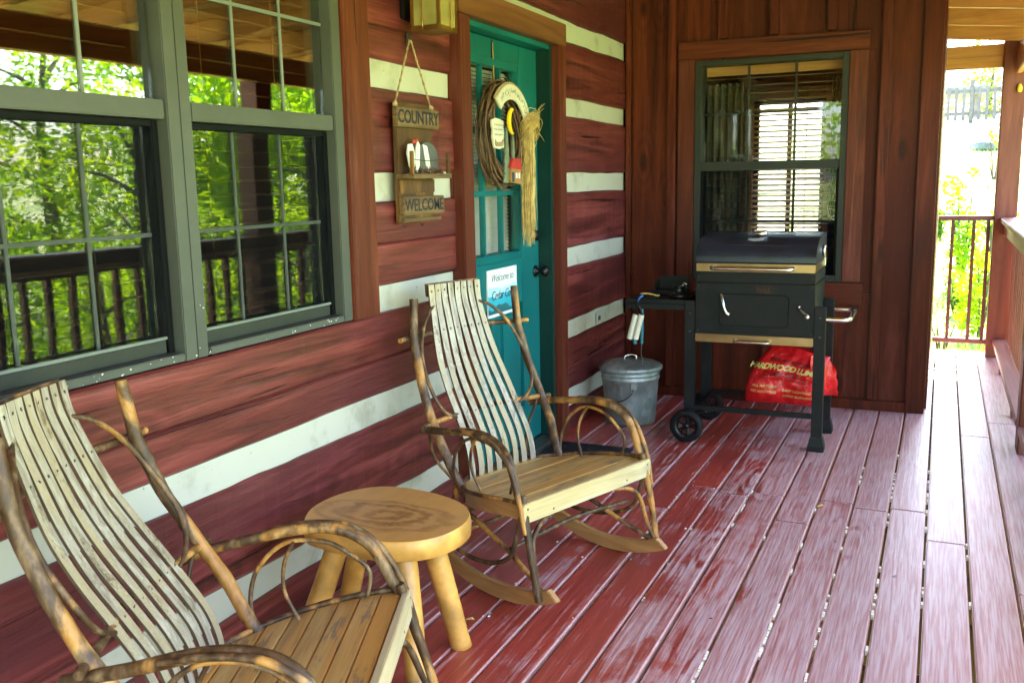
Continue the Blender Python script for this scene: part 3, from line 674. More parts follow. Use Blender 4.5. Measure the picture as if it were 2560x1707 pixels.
V('pane', .490, 1.315, 1.507, 2.088, 6.026, 6.030, 'glass_clear', 0); V('pane', .490, 1.315, .813, 1.451, 6.046, 6.050, 'glass_clear', 0)
V('screen_frame', .4897, .504, .813, 1.451, 5.99, 6.03, 'gasket'); V('screen_frame', 1.301, 1.3153, .813, 1.451, 5.99, 6.03, 'gasket')
MB().box((.5045-.9, .0, .1135), (1.3005-.9, .001, .7505)).build('insect_screen', 'screen', bwn)
for x in (.768, 1.048):
    V('grid_bar', x-.008, x+.008, 1.507, 2.088, 6.031, 6.041, 'frame_dark', .001); V('grid_bar', x-.008, x+.008, .813, 1.451, 6.0505, 6.060, 'frame_dark', .001)
V('grid_bar', .491, 1.314, 1.791, 1.806, 6.0308, 6.0415, 'frame_dark', .001); V('grid_bar', .491, 1.314, 1.130, 1.145, 6.0503, 6.0606, 'frame_dark', .001)
bs = MB().box((-.408, -.025, -.0013), (.408, .025, .0013)).mesh('blind_slat'); z = .83
while z < 2.03:
    o = link('blind_slat', bs, 'blind', bwn); o.location = (.902-.9, .135, z-.70); o.rotation_euler.x = .05; z += .0475
V('valance', .492, 1.313, 2.035, 2.088, 6.105, 6.125, 'rafter'); V('blind_cord', .70, .703, .83, 2.03, 6.16, 6.163, 'blind', 0); V('blind_cord', 1.10, 1.103, .83, 2.03, 6.16, 6.163, 'blind', 0)
# curtain in folds behind the left part
cv = []; cn = 40
for j in (0, 1):
    for i in range(cn+1):
        x = .40+.30*i/cn; cv.append((x-.9, .24+.018*math.sin(i*1.1), (-.6 if j == 0 else 1.30)))
MB().add(cv, [(i, i+1, cn+2+i, cn+1+i) for i in range(cn)], True).build('curtain', 'curtain', bwn)
cv2 = [((x+.5)*.55+.335, y, z) for x, y, z in cv]
MB().add(cv2, [(i, i+1, cn+2+i, cn+1+i) for i in range(cn)], True).build('curtain', 'curtain', bwn)
# far window of the room, seen through the first one
fwn = empty('far_window', (.53, FY, WZ0), label='bright far window with pale slatted blind seen through the wall window', cat='window')
def FV(name, x0, x1, z0, z1, y0, y1, mat, bevel=.002): return bxl(fwn, name, (x0, y0, z0), (x1, y1, z1), mat, bevel)
for a, b in ((WX0-.09, WX0), (WX1, WX1+.09)): FV('casing', a, b, WZ0-.05, WZ1+.1, FY-.03, FY-.002, 'blind_pine')
FV('casing', WX0+.001, WX1-.001, WZ1, WZ1+.1, FY-.03, FY-.002, 'blind_pine')
FV('frame', WX0+.002, WX0+.045, WZ0+.002, WZ1-.002, FY+.02, FY+.08, 'frame_dark'); FV('frame', WX1-.045, WX1-.002, WZ0+.002, WZ1-.002, FY+.02, FY+.08, 'frame_dark')
FV('frame', WX0+.046, WX1-.046, WZ1-.045, WZ1-.002, FY+.021, FY+.079, 'frame_dark'); FV('frame', WX0+.046, WX1-.046, WZ0+.002, WZ0+.045, FY+.021, FY+.079, 'frame_dark')
FV('mullion', .51, .55, WZ0+.046, WZ1-.046, FY+.022, FY+.078, 'frame_dark')
FV('pane', WX0+.046, WX1-.046, WZ0+.046, WZ1-.046, FY+.05, FY+.053, 'glass_clear', 0)
fs_ = MB().box((-.325, -.025, -.0013), (.325, .025, .0013)).mesh('blind_slat'); z = WZ0+.03
while z < WZ1-.02:
    o = link('blind_slat', fs_, 'blind_pine', fwn); o.location = (0, -.065, z-WZ0); o.rotation_euler.x = .42; z += .05

# ================================================================ POSTS AND RAILINGS
def post(y, label, x0=2.295, x1=2.435, d=.14, top=2.112, base=True, z0=.0015):
    p = empty('porch_post', ((x0+x1)/2, y, 0), label=label, cat='post', group='square posts along the open side of the porch')
    L = p.location
    rough_beam('timber', (x0-L.x, -d/2, z0), (x1-L.x, d/2, top), 'post_red', p, 'z', .0015, .006, seed=y)
    return p
p_far = post(8.13, 'red brown corner post at the far end of the deck', 2.245, 2.40, .15, 2.40)
box('bracket', (.015, -.115, 2.17), (.14, -.0775, 2.36), 'apron_board', p_far, .003)
box('bracket', (.03, -.1555, 2.215), (.139, -.117, 2.33), 'apron_board', p_far, .003)
MB().lathe([(0, 0), (.012, .0), (.017, .012), (.018, .03), (.014, .05), (.006, .06), (0, .061)], (.035, -.094, 1.985), 14).build('hanging_bell', 'yellow', p_far)
post(5.33, 'red brown square post at the right edge of the picture', 2.293, 2.433, .17)
post(2.5, 'red brown square post nearest the stool, mirrored only in the windows')
bal_me = MB().box((-.018, -.018, 0), (.018, .018, .93)).mesh('baluster', .002)
def railing(name, ya, yb, label):
    r = empty('railing', (2.36, (ya+yb)/2, 0), label=label, cat='railing', group='railing sections along the porch')
    h = (yb-ya)/2
    rough_beam('cap', (-.075, -h, 1.035), (.085, h, 1.073), 'rail_red_y', r, 'y', .0015, .006, seed=ya)
    box('top_rail', (-.045, -h, .945), (-.006, h, 1.033), 'rail_red_y', r, .003)
    rough_beam('bottom_rail', (-.070, -h, .108), (.024, h, .146), 'rail_red_y', r, 'y', .0015, .005, seed=yb)
    for yy in ((-h*.5), h*.5): box('spacer_block', (-.05, yy-.04, .002), (.0, yy+.04, .107), 'post_red', r, .003)
    n = int((yb-ya)/.155); 
    for i in range(n):
        o = link('baluster', bal_me, 'post_red', r); o.location = (.045, -h+(i+.6)*(yb-ya)/n-.0, .10); o.rotation_euler.z = 0
railing('railing', 5.42, 8.05, 'railing section between the far corner post and the right edge post')
railing('railing', 2.572, 5.242, 'railing section opposite the double window, seen as its reflection')
fr_ = empty('railing', (2.05, 8.13, 0), label='short railing across the far end of the deck with thin balusters', cat='railing', group='railing sections along the porch')
box('top_rail', (-.186, -.03, 1.048), (.193, .03, 1.084), 'rail_red', fr_, .003)
rough_beam('bottom_rail', (-.186, -.025, .093), (.193, .025, .131), 'rail_red', fr_, 'x', .001, .004)
for x in (-.083, .065, .165): o = link('baluster', MB().box((-.0125, -.0125, 0), (.0125, .0125, .914)).mesh('baluster', .002), 'rail_red', fr_); o.location = (x, 0, .1325)

# ================================================================ ROCKING CHAIRS
def make_chair():
    c = empty('rocking_chair')
    sd0 = [0]
    def stick(name, pts, r, par=c, sub=5, wob=.006, n=10, mat='bark', **kw):
        sd0[0] += 1
        r = [q*.82 for q in r] if hasattr(r, '__len__') else r*.82
        return MB().tube(pts, r, n, sub=sub, wob=wob, seed=sd0[0], **kw).build(name, mat, par, fixn=False)
    RR, F0 = .66, -.07
    for s in (-1, 1):
        out = []; n = 22
        for i in range(n+1):
            f = lerp(-.47, .215, i/n); out.append((f, RR-math.sqrt(RR*RR-(f-F0)**2)))
        top = []
        for i in range(n+1):
            f = lerp(.175, -.455, i/n); top.append((f, .052+(RR-math.sqrt(RR*RR-(f-F0)**2))*.93))
        MB().prism(out+top, s*.300-.013, s*.300+.013).build('rocker', 'rocker_wood', c, .003)
        stick('front_leg', [(.085, s*.322, .40), (.10, s*.328, .31), (.128, s*.330, .18), (.150, s*.327, .055)], [.015, .016, .015, .0145], wob=.004)
        stick('leg_hoop', [(.055, s*.13, .298), (.072, s*.20, .292), (.088, s*.262, .272), (.098, s*.296, .225), (.118, s*.306, .15), (.146, s*.3225, .062)], [.009, .010, .011, .011, .010, .009], wob=.003)
        stick('rear_leg', [(-.33, s*.235, .33), (-.345, s*.262, .2), (-.365, s*.285, .115), (-.372, s*.292, .045)], [.014, .015, .015, .014], wob=.004)
        stick('brace', [(-.345, s*.250, .275), (-.15, s*.262, .205), (0, s*.275, .143), (.135, s*.303, .085)], [.010, .0115, .011, .010], wob=.004)
        stick('side_hoop', [(.080, s*.333, .33), (.062, s*.338, .25), (.03, s*.336, .18), (-.05, s*.33, .135), (-.17, s*.318, .115), (-.28, s*.305, .125), (-.37, s*.300, .16)], [.008, .009, .010, .010, .010, .009, .008], wob=.003)
        stick('upright', [(-.512, s*.262, .997), (-.503, s*.270, .87), (-.470, s*.280, .735), (-.420, s*.289, .61), (-.345, s*.286, .47), (-.272, s*.262, .330), (-.225, s*.255, .262)], [.0185, .0195, .021, .021, .021, .020, .018], wob=.008, n=12)
        stick('back_hoop', [(-.570, s*.118, .948), (-.545, s*.165, .925), (-.510, s*.225, .855), (-.468, s*.262, .755), (-.420, s*.262, .655), (-.402, s*.225, .585), (-.402, s*.165, .552)], [.0075, .008, .0085, .009, .0085, .008, .0075], wob=.004)
        # arm: main stick with a thinner one bound to it
        stick('arm', [(-.455, s*.285, .520), (-.38, s*.307, .536), (-.27, s*.316, .553), (-.15, s*.320, .570), (-.055, s*.322, .560), (.008, s*.324, .525), (.042, s*.328, .470), (.066, s*.331, .405), (.080, s*.333, .368)], [.015, .017, .0175, .018, .018, .018, .018, .017, .015], wob=.006, n=12, sub=6)
        stick('arm_wrap', [(-.24, s*.332, .566), (-.13, s*.342, .574), (-.03, s*.345, .556), (.035, s*.345, .505), (.070, s*.346, .44), (.095, s*.348, .365), (.112, s*.345, .28)], [.007, .010, .011, .011, .011, .010, .008], wob=.003)
        stick('arm_hoop', [(-.270, s*.266, .325), (-.288, s*.288, .395), (-.262, s*.298, .48), (-.185, s*.303, .540), (-.09, s*.302, .537), (-.025, s*.300, .500), (.018, s*.302, .450), (.004, s*.300, .385)], [.0065, .007, .007, .0075, .0075, .007, .0065, .006], wob=.005)
        stick('arm_hoop', [(-.165, s*.272, .345), (-.198, s*.285, .42), (-.192, s*.292, .49), (-.160, s*.297, .542)], [.006, .0065, .0065, .006], wob=.004)
        stick('rear_brace', [(-.415, s*.290, .545), (-.44, s*.25, .42), (-.40, s*.205, .33)], [.007, .0075, .007], wob=.003)
    stick('crossbar', [(-.505, -.335, .852), (-.545, -.18, .853), (-.585, 0, .855), (-.545, .18, .853), (-.505, .335, .852)], [.012, .012, .0115, .012, .0115], wob=.003)
    stick('crossbar', [(-.392, -.335, .552), (-.405, -.2, .560), (-.440, 0, .560), (-.405, .2, .560), (-.392, .335, .552)], [.0125, .012, .011, .012, .0125], wob=.003)
    stick('stretcher', [(-.358, -.315, .13), (-.35, 0, .135), (-.358, .315, .13)], [.010, .011, .010], wob=.006)
    stick('stretcher', [(.02, -.32, .20), (.01, 0, .215), (.02, .32, .20)], [.009, .010, .009], wob=.006)
    # back slats
    prof = [(-.583, 1.030), (-.578, .97), (-.556, .888), (-.515, .765), (-.468, .665), (-.408, .562), (-.352, .458), (-.332, .38), (-.330, .315)]
    def half(z): return lerp(lerp(.186, .176, sstep(.30, .60, z)), .136, sstep(.60, 1.0, z))
    NS = 8
    for i in range(NS):
        u = (i+.5)/NS*2-1; P = [Vector((f, 0, z)) for f, z in prof]; vs = []; m = 0; jr = random.Random(i+3)
        path = []
        for a in range(len(P)-1):
            p0, p1, p2, p3 = P[max(a-1, 0)], P[a], P[a+1], P[min(a+2, len(P)-1)]
            for j in range(4):
                t = j/4; path.append(.5*((2*p1)+(p2-p0)*t+(2*p0-5*p1+4*p2-p3)*t*t+(3*p1-p0-3*p2+p3)*t**3))
        path.append(P[-1])
        for q, p in enumerate(path):
            td = (path[min(q+1, len(path)-1)]-path[max(q-1, 0)]).normalized(); nr = Vector((-td.z, 0, td.x))
            if nr.x < 0: nr = -nr
            h = half(p.z); cw = u*h; hw = min(h/NS*.88, .0136)*(1+.04*math.sin(q*.7+i))
            cup = -.010*(1-u*u)*0+.006*u*u*sstep(.7, 1.0, p.z)      # slight hollow of the back
            base = p+nr*cup; wv = .0015*math.sin(q*.45+i*1.9)
            for sx, sn in ((-1, 1), (1, 1), (1, -1), (-1, -1)): vs.append(base+Vector((0, cw+sx*hw+wv, 0))+nr*(.0034*sn))
            m += 1
        fs = [(4*q+e, 4*q+(e+1) % 4, 4*q+4+(e+1) % 4, 4*q+4+e) for q in range(m-1) for e in range(4)]+[(0, 1, 2, 3), (4*m-4, 4*m-3, 4*m-2, 4*m-1)]
        so_ = MB().add(vs, fs).build('back_slat', 'slat', c, 0, fixn=False)
        so_.data.materials.append(MATS['slat_edge'])
        for pi, pf in enumerate(so_.data.polygons):
            if pi < 4*(m-1) and pi % 4 in (1, 3): pf.material_index = 1
        nl = MB()
        for zz in (1.012, .852, .56):
            best = min(path, key=lambda p: abs(p.z-zz)); nl.lathe([(0, .0041), (.0017, .0040), (.0017, .003)], (0, 0, 0), 7, 'x')
            for e in range(21): v = nl.v[-21+e]; nl.v[-21+e] = (v[0]+best.x+.0005+(.006*u*u*sstep(.7, 1, best.z)), v[1]+u*half(best.z)+jr.uniform(-.004, .004), v[2]+best.z+jr.uniform(-.004, .004))
        nl.build('nail_head', 'nail', so_, kind='stuff')
    tr = [(-.5935+.006*(w/.13)**2, w) for w in [-.134+.268*q/10 for q in range(11)]]
    vs = []
    for f, w_ in tr:
        for df_, z in ((0, 1.034), (-.009, 1.034), (-.005, .985), (.004, .985)): vs.append((f+df_, w_, z))
    MB().add(vs, [(4*q+e, 4*q+(e+1) % 4, 4*q+4+(e+1) % 4, 4*q+4+e) for q in range(10) for e in range(4)]+[(0, 1, 2, 3), (40, 41, 42, 43)]).build('top_rail', 'bark', c)
    # seat
    def shalf(f):
        t = (f+.375)/(.09+.375); t = max(0, min(1, t)); return .335*(1-(1-t)**3.2)**(1/2.2)
    def sz(f): return .333+.042*sstep(-.36, .09, f)
    fs_ = [-.372, -.312, -.252, -.192, -.134, -.077, -.021, .033, .086]
    for q in range(len(fs_)-1):
        a, b = fs_[q]+.0022, fs_[q+1]-.0022; ha, hb = shalf(a)-.004, shalf(b)-.004; jz = random.Random(q).uniform(-.0015, .0015)
        vs = [(a, -ha, sz(a)-.011+jz), (b, -hb, sz(b)-.011+jz), (b, hb, sz(b)-.011+jz), (a, ha, sz(a)-.011+jz), (a, -ha, sz(a)+jz), (b, -hb, sz(b)+jz), (b, hb, sz(b)+jz), (a, ha, sz(a)+jz)]
        MB().add(vs, [(0, 3, 2, 1), (4, 5, 6, 7), (0, 1, 5, 4), (1, 2, 6, 5), (2, 3, 7, 6), (3, 0, 4, 7)]).build('seat_slat', 'seat_board', c, .0015)
    rim = []
    for q in range(15): f = lerp(.083, -.368, q/14); rim.append((f, shalf(f)+.006, sz(f)+.004))
    rim2 = rim+[(-.380, 0, sz(-.38)+.003)]+[(f, -h, z) for f, h, z in rim[::-1]]
    stick('seat_rim', rim2, .0095, sub=2, wob=.002)
    vs = []
    for f, h, z in rim2: vs += [(f, h*.985, z-.006), (f, h*.965, z-.006), (f, h*.965, z-.058), (f, h*.985, z-.058)]
    m = len(rim2); MB().add(vs, [(4*q+e, 4*q+(e+1) % 4, 4*q+4+(e+1) % 4, 4*q+4+e) for q in range(m-1) for e in range(4)]+[(0, 1, 2, 3), (4*m-4, 4*m-3, 4*m-2, 4*m-1)]).build('seat_skirt', 'rocker_wood', c)
    ap = []
    for a, b, qd in ((.346, .379, 0), (-.346, .379, 1), (-.346, .312, 2), (.346, .312, 3)):
        rr = .014; cx_, cz = a-math.copysign(rr, a), b-(rr if b > .35 else -rr)
        for e in range(5): an = math.pi/2*(qd+e/4); ap.append((cx_+rr*math.cos(an), cz+rr*math.sin(an)))
    o = MB().prism(ap, .088, .107, 'yz').build('apron', 'apron_board', c, .002)
    nl = MB()
    for w_ in (-.325, -.323, -.2, .2, .325, .324): nl.lathe([(0, .0), (.004, 0), (.004, -.002)], (.1075, w_, .36 if w_ in (-.325, .325) else .33), 8, 'x')
    nl.build('nail_head', 'nail', o, kind='stuff')
    return c
ch2 = make_chair()
tag(ch2, 'bentwood rocking chair by the teal door, wholly in view', 'rocking chair', 'bentwood rocking chairs')
ch2.location = (.721, 3.027, .001); ch2.rotation_euler = (0, 0, R_(-20))
pt = .081
ch1 = dup(ch2, (.758, 1.608, .009), (0, -pt, R_(22)), label='nearest bentwood rocking chair, cut off by the lower left corner')

# ================================================================ STOOL
st = empty('log_stool', (.395, 2.36, 0), label='round log slice stool on four thick peg legs between the rocking chairs', cat='stool')
outl = []
key = [(.200, 2.186), (.140, 2.30), (.142, 2.441), (.205, 2.548), (.303, 2.582), (.440, 2.566), (.559, 2.514), (.631, 2.432), (.653, 2.340), (.638, 2.247), (.586, 2.178), (.505, 2.142), (.396, 2.138), (.285, 2.150)]
K = [Vector((x-.395, y-2.36)) for x, y in key]; nK = len(K)
for i in range(nK):
    p0, p1, p2, p3 = K[i-1], K[i], K[(i+1) % nK], K[(i+2) % nK]
    for j in range(4): t = j/4; outl.append(.5*((2*p1)+(p2-p0)*t+(2*p0-5*p1+4*p2-p3)*t*t+(3*p1-p0-3*p2+p3)*t**3))
vs = []; rings = [(.955, .357), (1.0, .363), (1.01, .39), (1.0, .414), (.985, .420)]
for sc_, z in rings: vs += [(p.x*sc_, p.y*sc_, z) for p in outl]
nO = len(outl); fs = [(r*nO+i, r*nO+(i+1) % nO, (r+1)*nO+(i+1) % nO, (r+1)*nO+i) for r in range(4) for i in range(nO)]
slab = MB().add(vs, fs, True).add(vs[:nO], [tuple(range(nO))]).build('slab', 'stool_side', st)
MB().add([(p.x*.985, p.y*.985, .4203) for p in outl], [tuple(range(nO))]).build('top_face', 'stool_top', st)
for (fx, fy), (tx, ty) in (((.600, 2.405), (.515, 2.385)), ((.615, 2.115), (.525, 2.215)), ((.135, 2.470), (.25, 2.43)), ((.19, 2.14), (.28, 2.25))):
    a, b = Vector((fx-.395, fy-2.36, .0)), Vector((tx-.395, ty-2.36, .36))
    MB().tube([a, lerp(a, b, .03), lerp(a, b, .5), b], [.031, .0335, .0345, .035], 18, sub=3, wob=.003, seed=fx*9).build('peg_leg', 'stool_side', st)

# ================================================================ GRILL
gr = empty('charcoal_grill', (1.0, 5.17, 0), label='black charcoal grill cart with silver handles and one large wheel facing', cat='grill')
GL = Vector((1.0, 5.17, 0))
def G(name, a, b, mat, bevel=.003, par=None): return bxl(gr, name, a, b, mat, bevel, par)
def gt(name, pts, r, mat='chrome', n=12, sub=4, par=None): return MB().tube([Vector(p)-GL for p in pts], r, n, sub=sub).build(name, mat, par or gr, fixn=False)
for x0 in (.655, 1.323):
    for y0 in (4.952, 5.345):
        right = x0 > 1
        G('leg', (x0, y0, .155 if not right else .05), (x0+.054, y0+.05, .752 if right else .765), 'matte_black', .003)
        if right:
            MB().add([(x0-.014-1.0, y0-.012-5.17, .0), (x0+.068-1.0, y0-.012-5.17, .0), (x0+.068-1.0, y0+.062-5.17, .0), (x0-.014-1.0, y0+.062-5.17, .0), (x0-.014-1.0, y0-.012-5.17, .028), (x0+.068-1.0, y0-.012-5.17, .028), (x0+.068-1.0, y0+.062-5.17, .028), (x0-.014-1.0, y0+.062-5.17, .028), (x0-.003-1.0, y0-.003-5.17, .075), (x0+.057-1.0, y0-.003-5.17, .075), (x0+.057-1.0, y0+.053-5.17, .075), (x0-.003-1.0, y0+.053-5.17, .075)],
                     [(0, 3, 2, 1), (0, 1, 5, 4), (1, 2, 6, 5), (2, 3, 7, 6), (3, 0, 4, 7), (4, 5, 9, 8), (5, 6, 10, 9), (6, 7, 11, 10), (7, 4, 8, 11), (8, 9, 10, 11)]).build('foot', 'matte_black', gr, .003)
body = G('firebox', (.711, 4.956, .592), (1.3215, 5.392, .864), 'matte_black', .004)
G('upper_band', (.7115, 4.953, .867), (1.321, 5.392, .924), 'matte_black', .004)
G('trim_strip', (.713, 4.958, .9245), (1.3195, 5.39, .966), 'brushed', .002)
G('ash_drawer', (.713, 4.952, .548), (1.320, 5.388, .5915), 'brushed', .003)
lid = [(4.950, .967), (4.951, 1.004), (4.962, 1.030), (4.99, 1.055), (5.03, 1.076), (5.09, 1.093), (5.17, 1.103), (5.27, 1.107), (5.36, 1.108), (5.392, 1.100), (5.392, .967)]
LQ = []
for i in range(1, len(lid)-3):
    p0, p1, p2, p3 = [Vector(lid[max(1, min(len(lid)-2, k))]) for k in (i-1, i, i+1, i+2)]
    for j in range(4): t = j/4; LQ.append(.5*((2*p1)+(p2-p0)*t+(2*p0-5*p1+4*p2-p3)*t*t+(3*p1-p0-3*p2+p3)*t**3))
LQ = [Vector(lid[0])]+LQ+[Vector(lid[-3])]+[Vector(lid[-2]), Vector(lid[-1])]
lm = MB(); nq = len(LQ); lv = [(x, p.x-5.17, p.y) for x in (-.2895, .3225) for p in LQ]
lm.add(lv, [(k, k+1, nq+k+1, nq+k) for k in range(nq-2)], True); lm.add(lv[:nq], [tuple(range(nq))]); lm.add(lv[nq:], [tuple(reversed(range(nq)))])
lm.add([lv[nq-2], lv[nq-1], lv[-1], lv[-2]], [(0, 1, 2, 3)]); lm.add([lv[0], lv[nq-1], lv[-1], lv[nq]], [(0, 1, 2, 3)])
lid_o = lm.build('lid', 'lid_black', gr, fixn=False)
G('lid_lip', (.7085, 4.9475, .9665), (1.3245, 4.9585, .976), 'matte_black', .002)
# pressed panel on the lid, vent and badge
pp = MB(); pv = []
lp = [(4.995, 1.0605), (5.03, 1.0795), (5.09, 1.0965), (5.17, 1.1065), (5.25, 1.1095)]
for y, z in lp: pv += [(.86-1.0, y-5.17, z), (1.18-1.0, y-5.17, z)]
n5 = len(lp); pv2 = [(x, y, z-.006) for x, y, z in pv]
MB().add(pv+pv2, [(2*i, 2*i+1, 2*i+3, 2*i+2) for i in range(n5-1)]+[(2*n5+2*i, 2*n5+2*i+2, 2*n5+2*i+3, 2*n5+2*i+1) for i in range(n5-1)]+[(2*i, 2*i+2, 2*n5+2*i+2, 2*n5+2*i) for i in range(n5-1)]+[(2*i+1, 2*n5+2*i+1, 2*n5+2*i+3, 2*i+3) for i in range(n5-1)]+[(0, 2*n5, 2*n5+1, 1), (2*n5-2, 2*n5-1, 4*n5-1, 4*n5-2)]).build('pressed_panel', 'lid_black', lid_o, .002)
MB().lathe([(0, 1.128), (.027, 1.128), (.036, 1.130), (.036, 1.103), (.030, 1.10)], (1.015-1.0, 5.13-5.17, 0), 22).build('vent_cap', 'chrome', lid_o)
MB().add([(-.035, -.135, 1.0835), (.045, -.135, 1.0835), (.045, -.108, 1.0925), (-.035, -.108, 1.0925), (.0, -.145, 1.079)], [(0, 1, 2, 3), (0, 4, 1)]).build('badge', 'outlet', lid_o)
gt('lid_handle', [(.80, 4.955, .948), (.80, 4.925, .946), (.815, 4.905, .944), (.86, 4.90, .944), (1.15, 4.90, .944), (1.195, 4.905, .944), (1.212, 4.925, .946), (1.212, 4.955, .948)], .0105, par=lid_o)
MB().lathe([(0, .0), (.030, .0), (.036, .004), (.036, .014), (.028, .016), (0, .016)], (1.3225-1.0, 5.235-5.17, 1.020), 24, 'x').build('thermometer', 'chrome', lid_o)
box('hinge', (.3222, .165, .93), (.328, .2, 1.04), 'chrome', lid_o, .002)
# ash door with rounded corners, latches
rc = []
for a, b, qd in ((1.192, .806, 0), (.842, .806, 1), (.842, .642, 2), (1.192, .642, 3)):
    rr = .026; cx_ = a-(rr if a > 1 else -rr); cz = b-(rr if b > .7 else -rr)
    for e in range(6): an = math.pi/2*(qd+e/5); rc.append((cx_+rr*math.cos(an)-1.0, cz+rr*math.sin(an)))
MB().prism([(x*1.02+.0003, (z-.724)*1.045+.724) for x, z in rc], 4.9535-5.17, 4.9575-5.17).build('door_gasket', 'gasket', gr)
dr_ = MB().prism(rc, 4.947-5.17, 4.955-5.17).build('ash_door', 'matte_black', gr, .002)
gt('door_latch', [(.852, 4.94, .806), (.862, 4.925, .775), (.872, 4.922, .735), (.883, 4.93, .706)], [.007, .008, .009, .011], par=dr_)
MB().lathe([(0, 0), (.012, 0), (.015, -.008), (.008, -.022), (0, -.024)], (.886-1, 4.953-5.17, .703), 14, 'y').build('latch_knob', 'chrome', dr_)
gt('crank', [(1.25, 4.948, .748), (1.262, 4.93, .735), (1.278, 4.925, .722), (1.292, 4.92, .716)], .007)
MB().lathe([(0, 0), (.012, 0), (.014, -.01), (.010, -.022), (0, -.022)], (1.290-1, 4.93-5.17, .706), 12, 'y').build('crank_knob', 'chrome', gr)
MB().lathe([(0, 0), (.008, 0), (.010, -.012), (0, -.016)], (1.246-1, 4.955-5.17, .750), 12, 'y').build('crank_knob', 'chrome', gr)
gt('drawer_handle', [(.925, 4.955, .566), (.925, 4.925, .562), (.945, 4.918, .561), (1.08, 4.918, .561), (1.10, 4.925, .562), (1.10, 4.955, .566)], .0075)
gt('side_handle', [(1.378, 4.977, .690), (1.44, 4.977, .690), (1.465, 4.98, .690), (1.485, 5.0, .691), (1.49, 5.05, .692), (1.49, 5.30, .692), (1.485, 5.35, .692), (1.465, 5.37, .692), (1.43, 5.372, .692), (1.378, 5.372, .692)], .0125)
bolts = MB()
for x, z in ((.725, .61), (1.307, .61), (.725, .85), (1.307, .85), (.725, .895), (1.307, .895)): bolts.lathe([(0, -.004), (.004, -.003), (.0045, 0)], (x-1, 4.9555-5.17, z), 8, 'y')
for x in (.682, 1.35):
    for z in (.6, .70): bolts.lathe([(0, -.005), (.006, -.004), (.007, 0)], (x-1, 4.9515-5.17, z), 8, 'y')
bolts.build('bolt_heads', 'nail', gr, kind='stuff')
rust = MB(); rr_ = random.Random(2)
for q in range(170):
    x, z = rr_.gauss(1.085, .022)-rr_.random()*.03, rr_.gauss(.836, .011); s_ = rr_.uniform(.0008, .0024)
    if z < .86: rust.box((x-s_-1, 4.9555-5.17, z-s_*.7), (x+s_-1, 4.956-5.17, z+s_*.7))
plain('rust', (.10, .03, .01), .8, 0, .4, 30)
rust.build('rust_patch', 'rust', body, kind='stuff')
# side shelf, lower shelf of wire, wheels
G('side_shelf', (.325, 4.955, .742), (.654, 5.39, .766), 'matte_black', .004)
G('shelf_edge', (.325, 4.951, .712), (.6535, 4.969, .7415), 'matte_black', .003); G('shelf_edge', (.325, 4.9695, .712), (.343, 5.39, .7415), 'matte_black', .003)
G('shelf_rail', (.7095, 4.957, .168), (1.3225, 4.977, .196), 'matte_black', .003); G('shelf_rail', (.7095, 5.37, .168), (1.3225, 5.39, .196), 'matte_black', .003)
G('shelf_rail', (.7095, 4.978, .172), (.7295, 5.369, .192), 'matte_black', .002)
wire = MB().tube([(0, -.192, 0), (0, .200, 0)], .0022, 6).mesh('wire')
for q in range(42):
    o = link('wire', wire, 'black_metal', gr); o.location = (.735+.0138*q-1.0, .0, .1935)
gt('axle', [(.683, 4.90, .10), (.683, 5.43, .10)], .008, 'black_metal', sub=0)
G('axle_bracket', (.664, 4.958, .088), (.70, 4.992, .1545), 'matte_black'); G('axle_bracket', (.664, 5.352, .088), (.70, 5.386, .1545), 'matte_black')
for yc in (4.905, 5.425):
    wh = MB().lathe([(.066, -.022), (.082, -.022), (.089, -.014), (.090, 0), (.089, .014), (.082, .022), (.066, .022), (.066, -.022)], (.683-1, yc-5.17, .0905), 36, 'y').build('wheel', 'rubber', gr)
    hb = MB().lathe([(.067, -.012), (.052, -.012), (.050, .012), (.067, .012)], (.683-1, yc-5.17, .0905), 30, 'y'); hb.lathe([(0, -.020), (.014, -.020), (.018, -.012), (.018, .014), (0, .014)], (.683-1, yc-5.17, .0905), 18, 'y')
    for k in range(5):
        a = k*2*math.pi/5+.3
        for da in (-.16, .16): hb.tube([(.683-1+.012*math.sin(a+da), yc-5.17-.006, .0905+.012*math.cos(a+da)), (.683-1+.058*math.sin(a+da), yc-5.17-.006, .0905+.058*math.cos(a+da))], .0055, 6)
    hb.build('hub', 'black_metal', wh)

# charcoal bag on the lower shelf
bag = empty('charcoal_bag', (1.18, 5.17, .197), label='crumpled red charcoal bag with yellow print on the lower grill shelf', cat='bag')
def bag_pt(u, v, side, off=0):
    """u,v in 0..1 over the sheet, side -1 front / +1 back"""
    xl, xr = lerp(-.235, -.105, v**1.3)-.03*math.sin(math.pi*v), lerp(.165, .205, v)
    x = lerp(xl, xr, u); z = .305*v*(1-.10*u)+.012*math.sin(u*5)*v
    edge = (math.sin(math.pi*min(1, max(0, u)))**.45)*(math.sin(math.pi*min(1, max(0, .06+.90*v)))**.5)
    th = .125*edge*(1-.35*v)
    n_ = noise.noise(Vector((u*3.2+side*5, v*3.2, 1.7)))*.034+noise.noise(Vector((u*9+side*3, v*7, 4.2)))*.014
    y = side*(th+off)+side*n_*edge+.03*v+.02*math.sin(u*4)
    return Vector((x, y, z))
NU, NV = 36, 30
bm_ = MB()
for side in (-1, 1):
    vs = [bag_pt(i/NU, j/NV, side) for j in range(NV+1) for i in range(NU+1)]
    bm_.add(vs, [(j*(NU+1)+i, j*(NU+1)+i+1, (j+1)*(NU+1)+i+1, (j+1)*(NU+1)+i) for j in range(NV) for i in range(NU)], True)
def flapf(u, v): return Vector((lerp(.13, .245, u)-.02*v*v, .02+.09*math.sin(u*2.2)-.05*v, .035+.235*v*(1-.25*u*u)))
vs = []
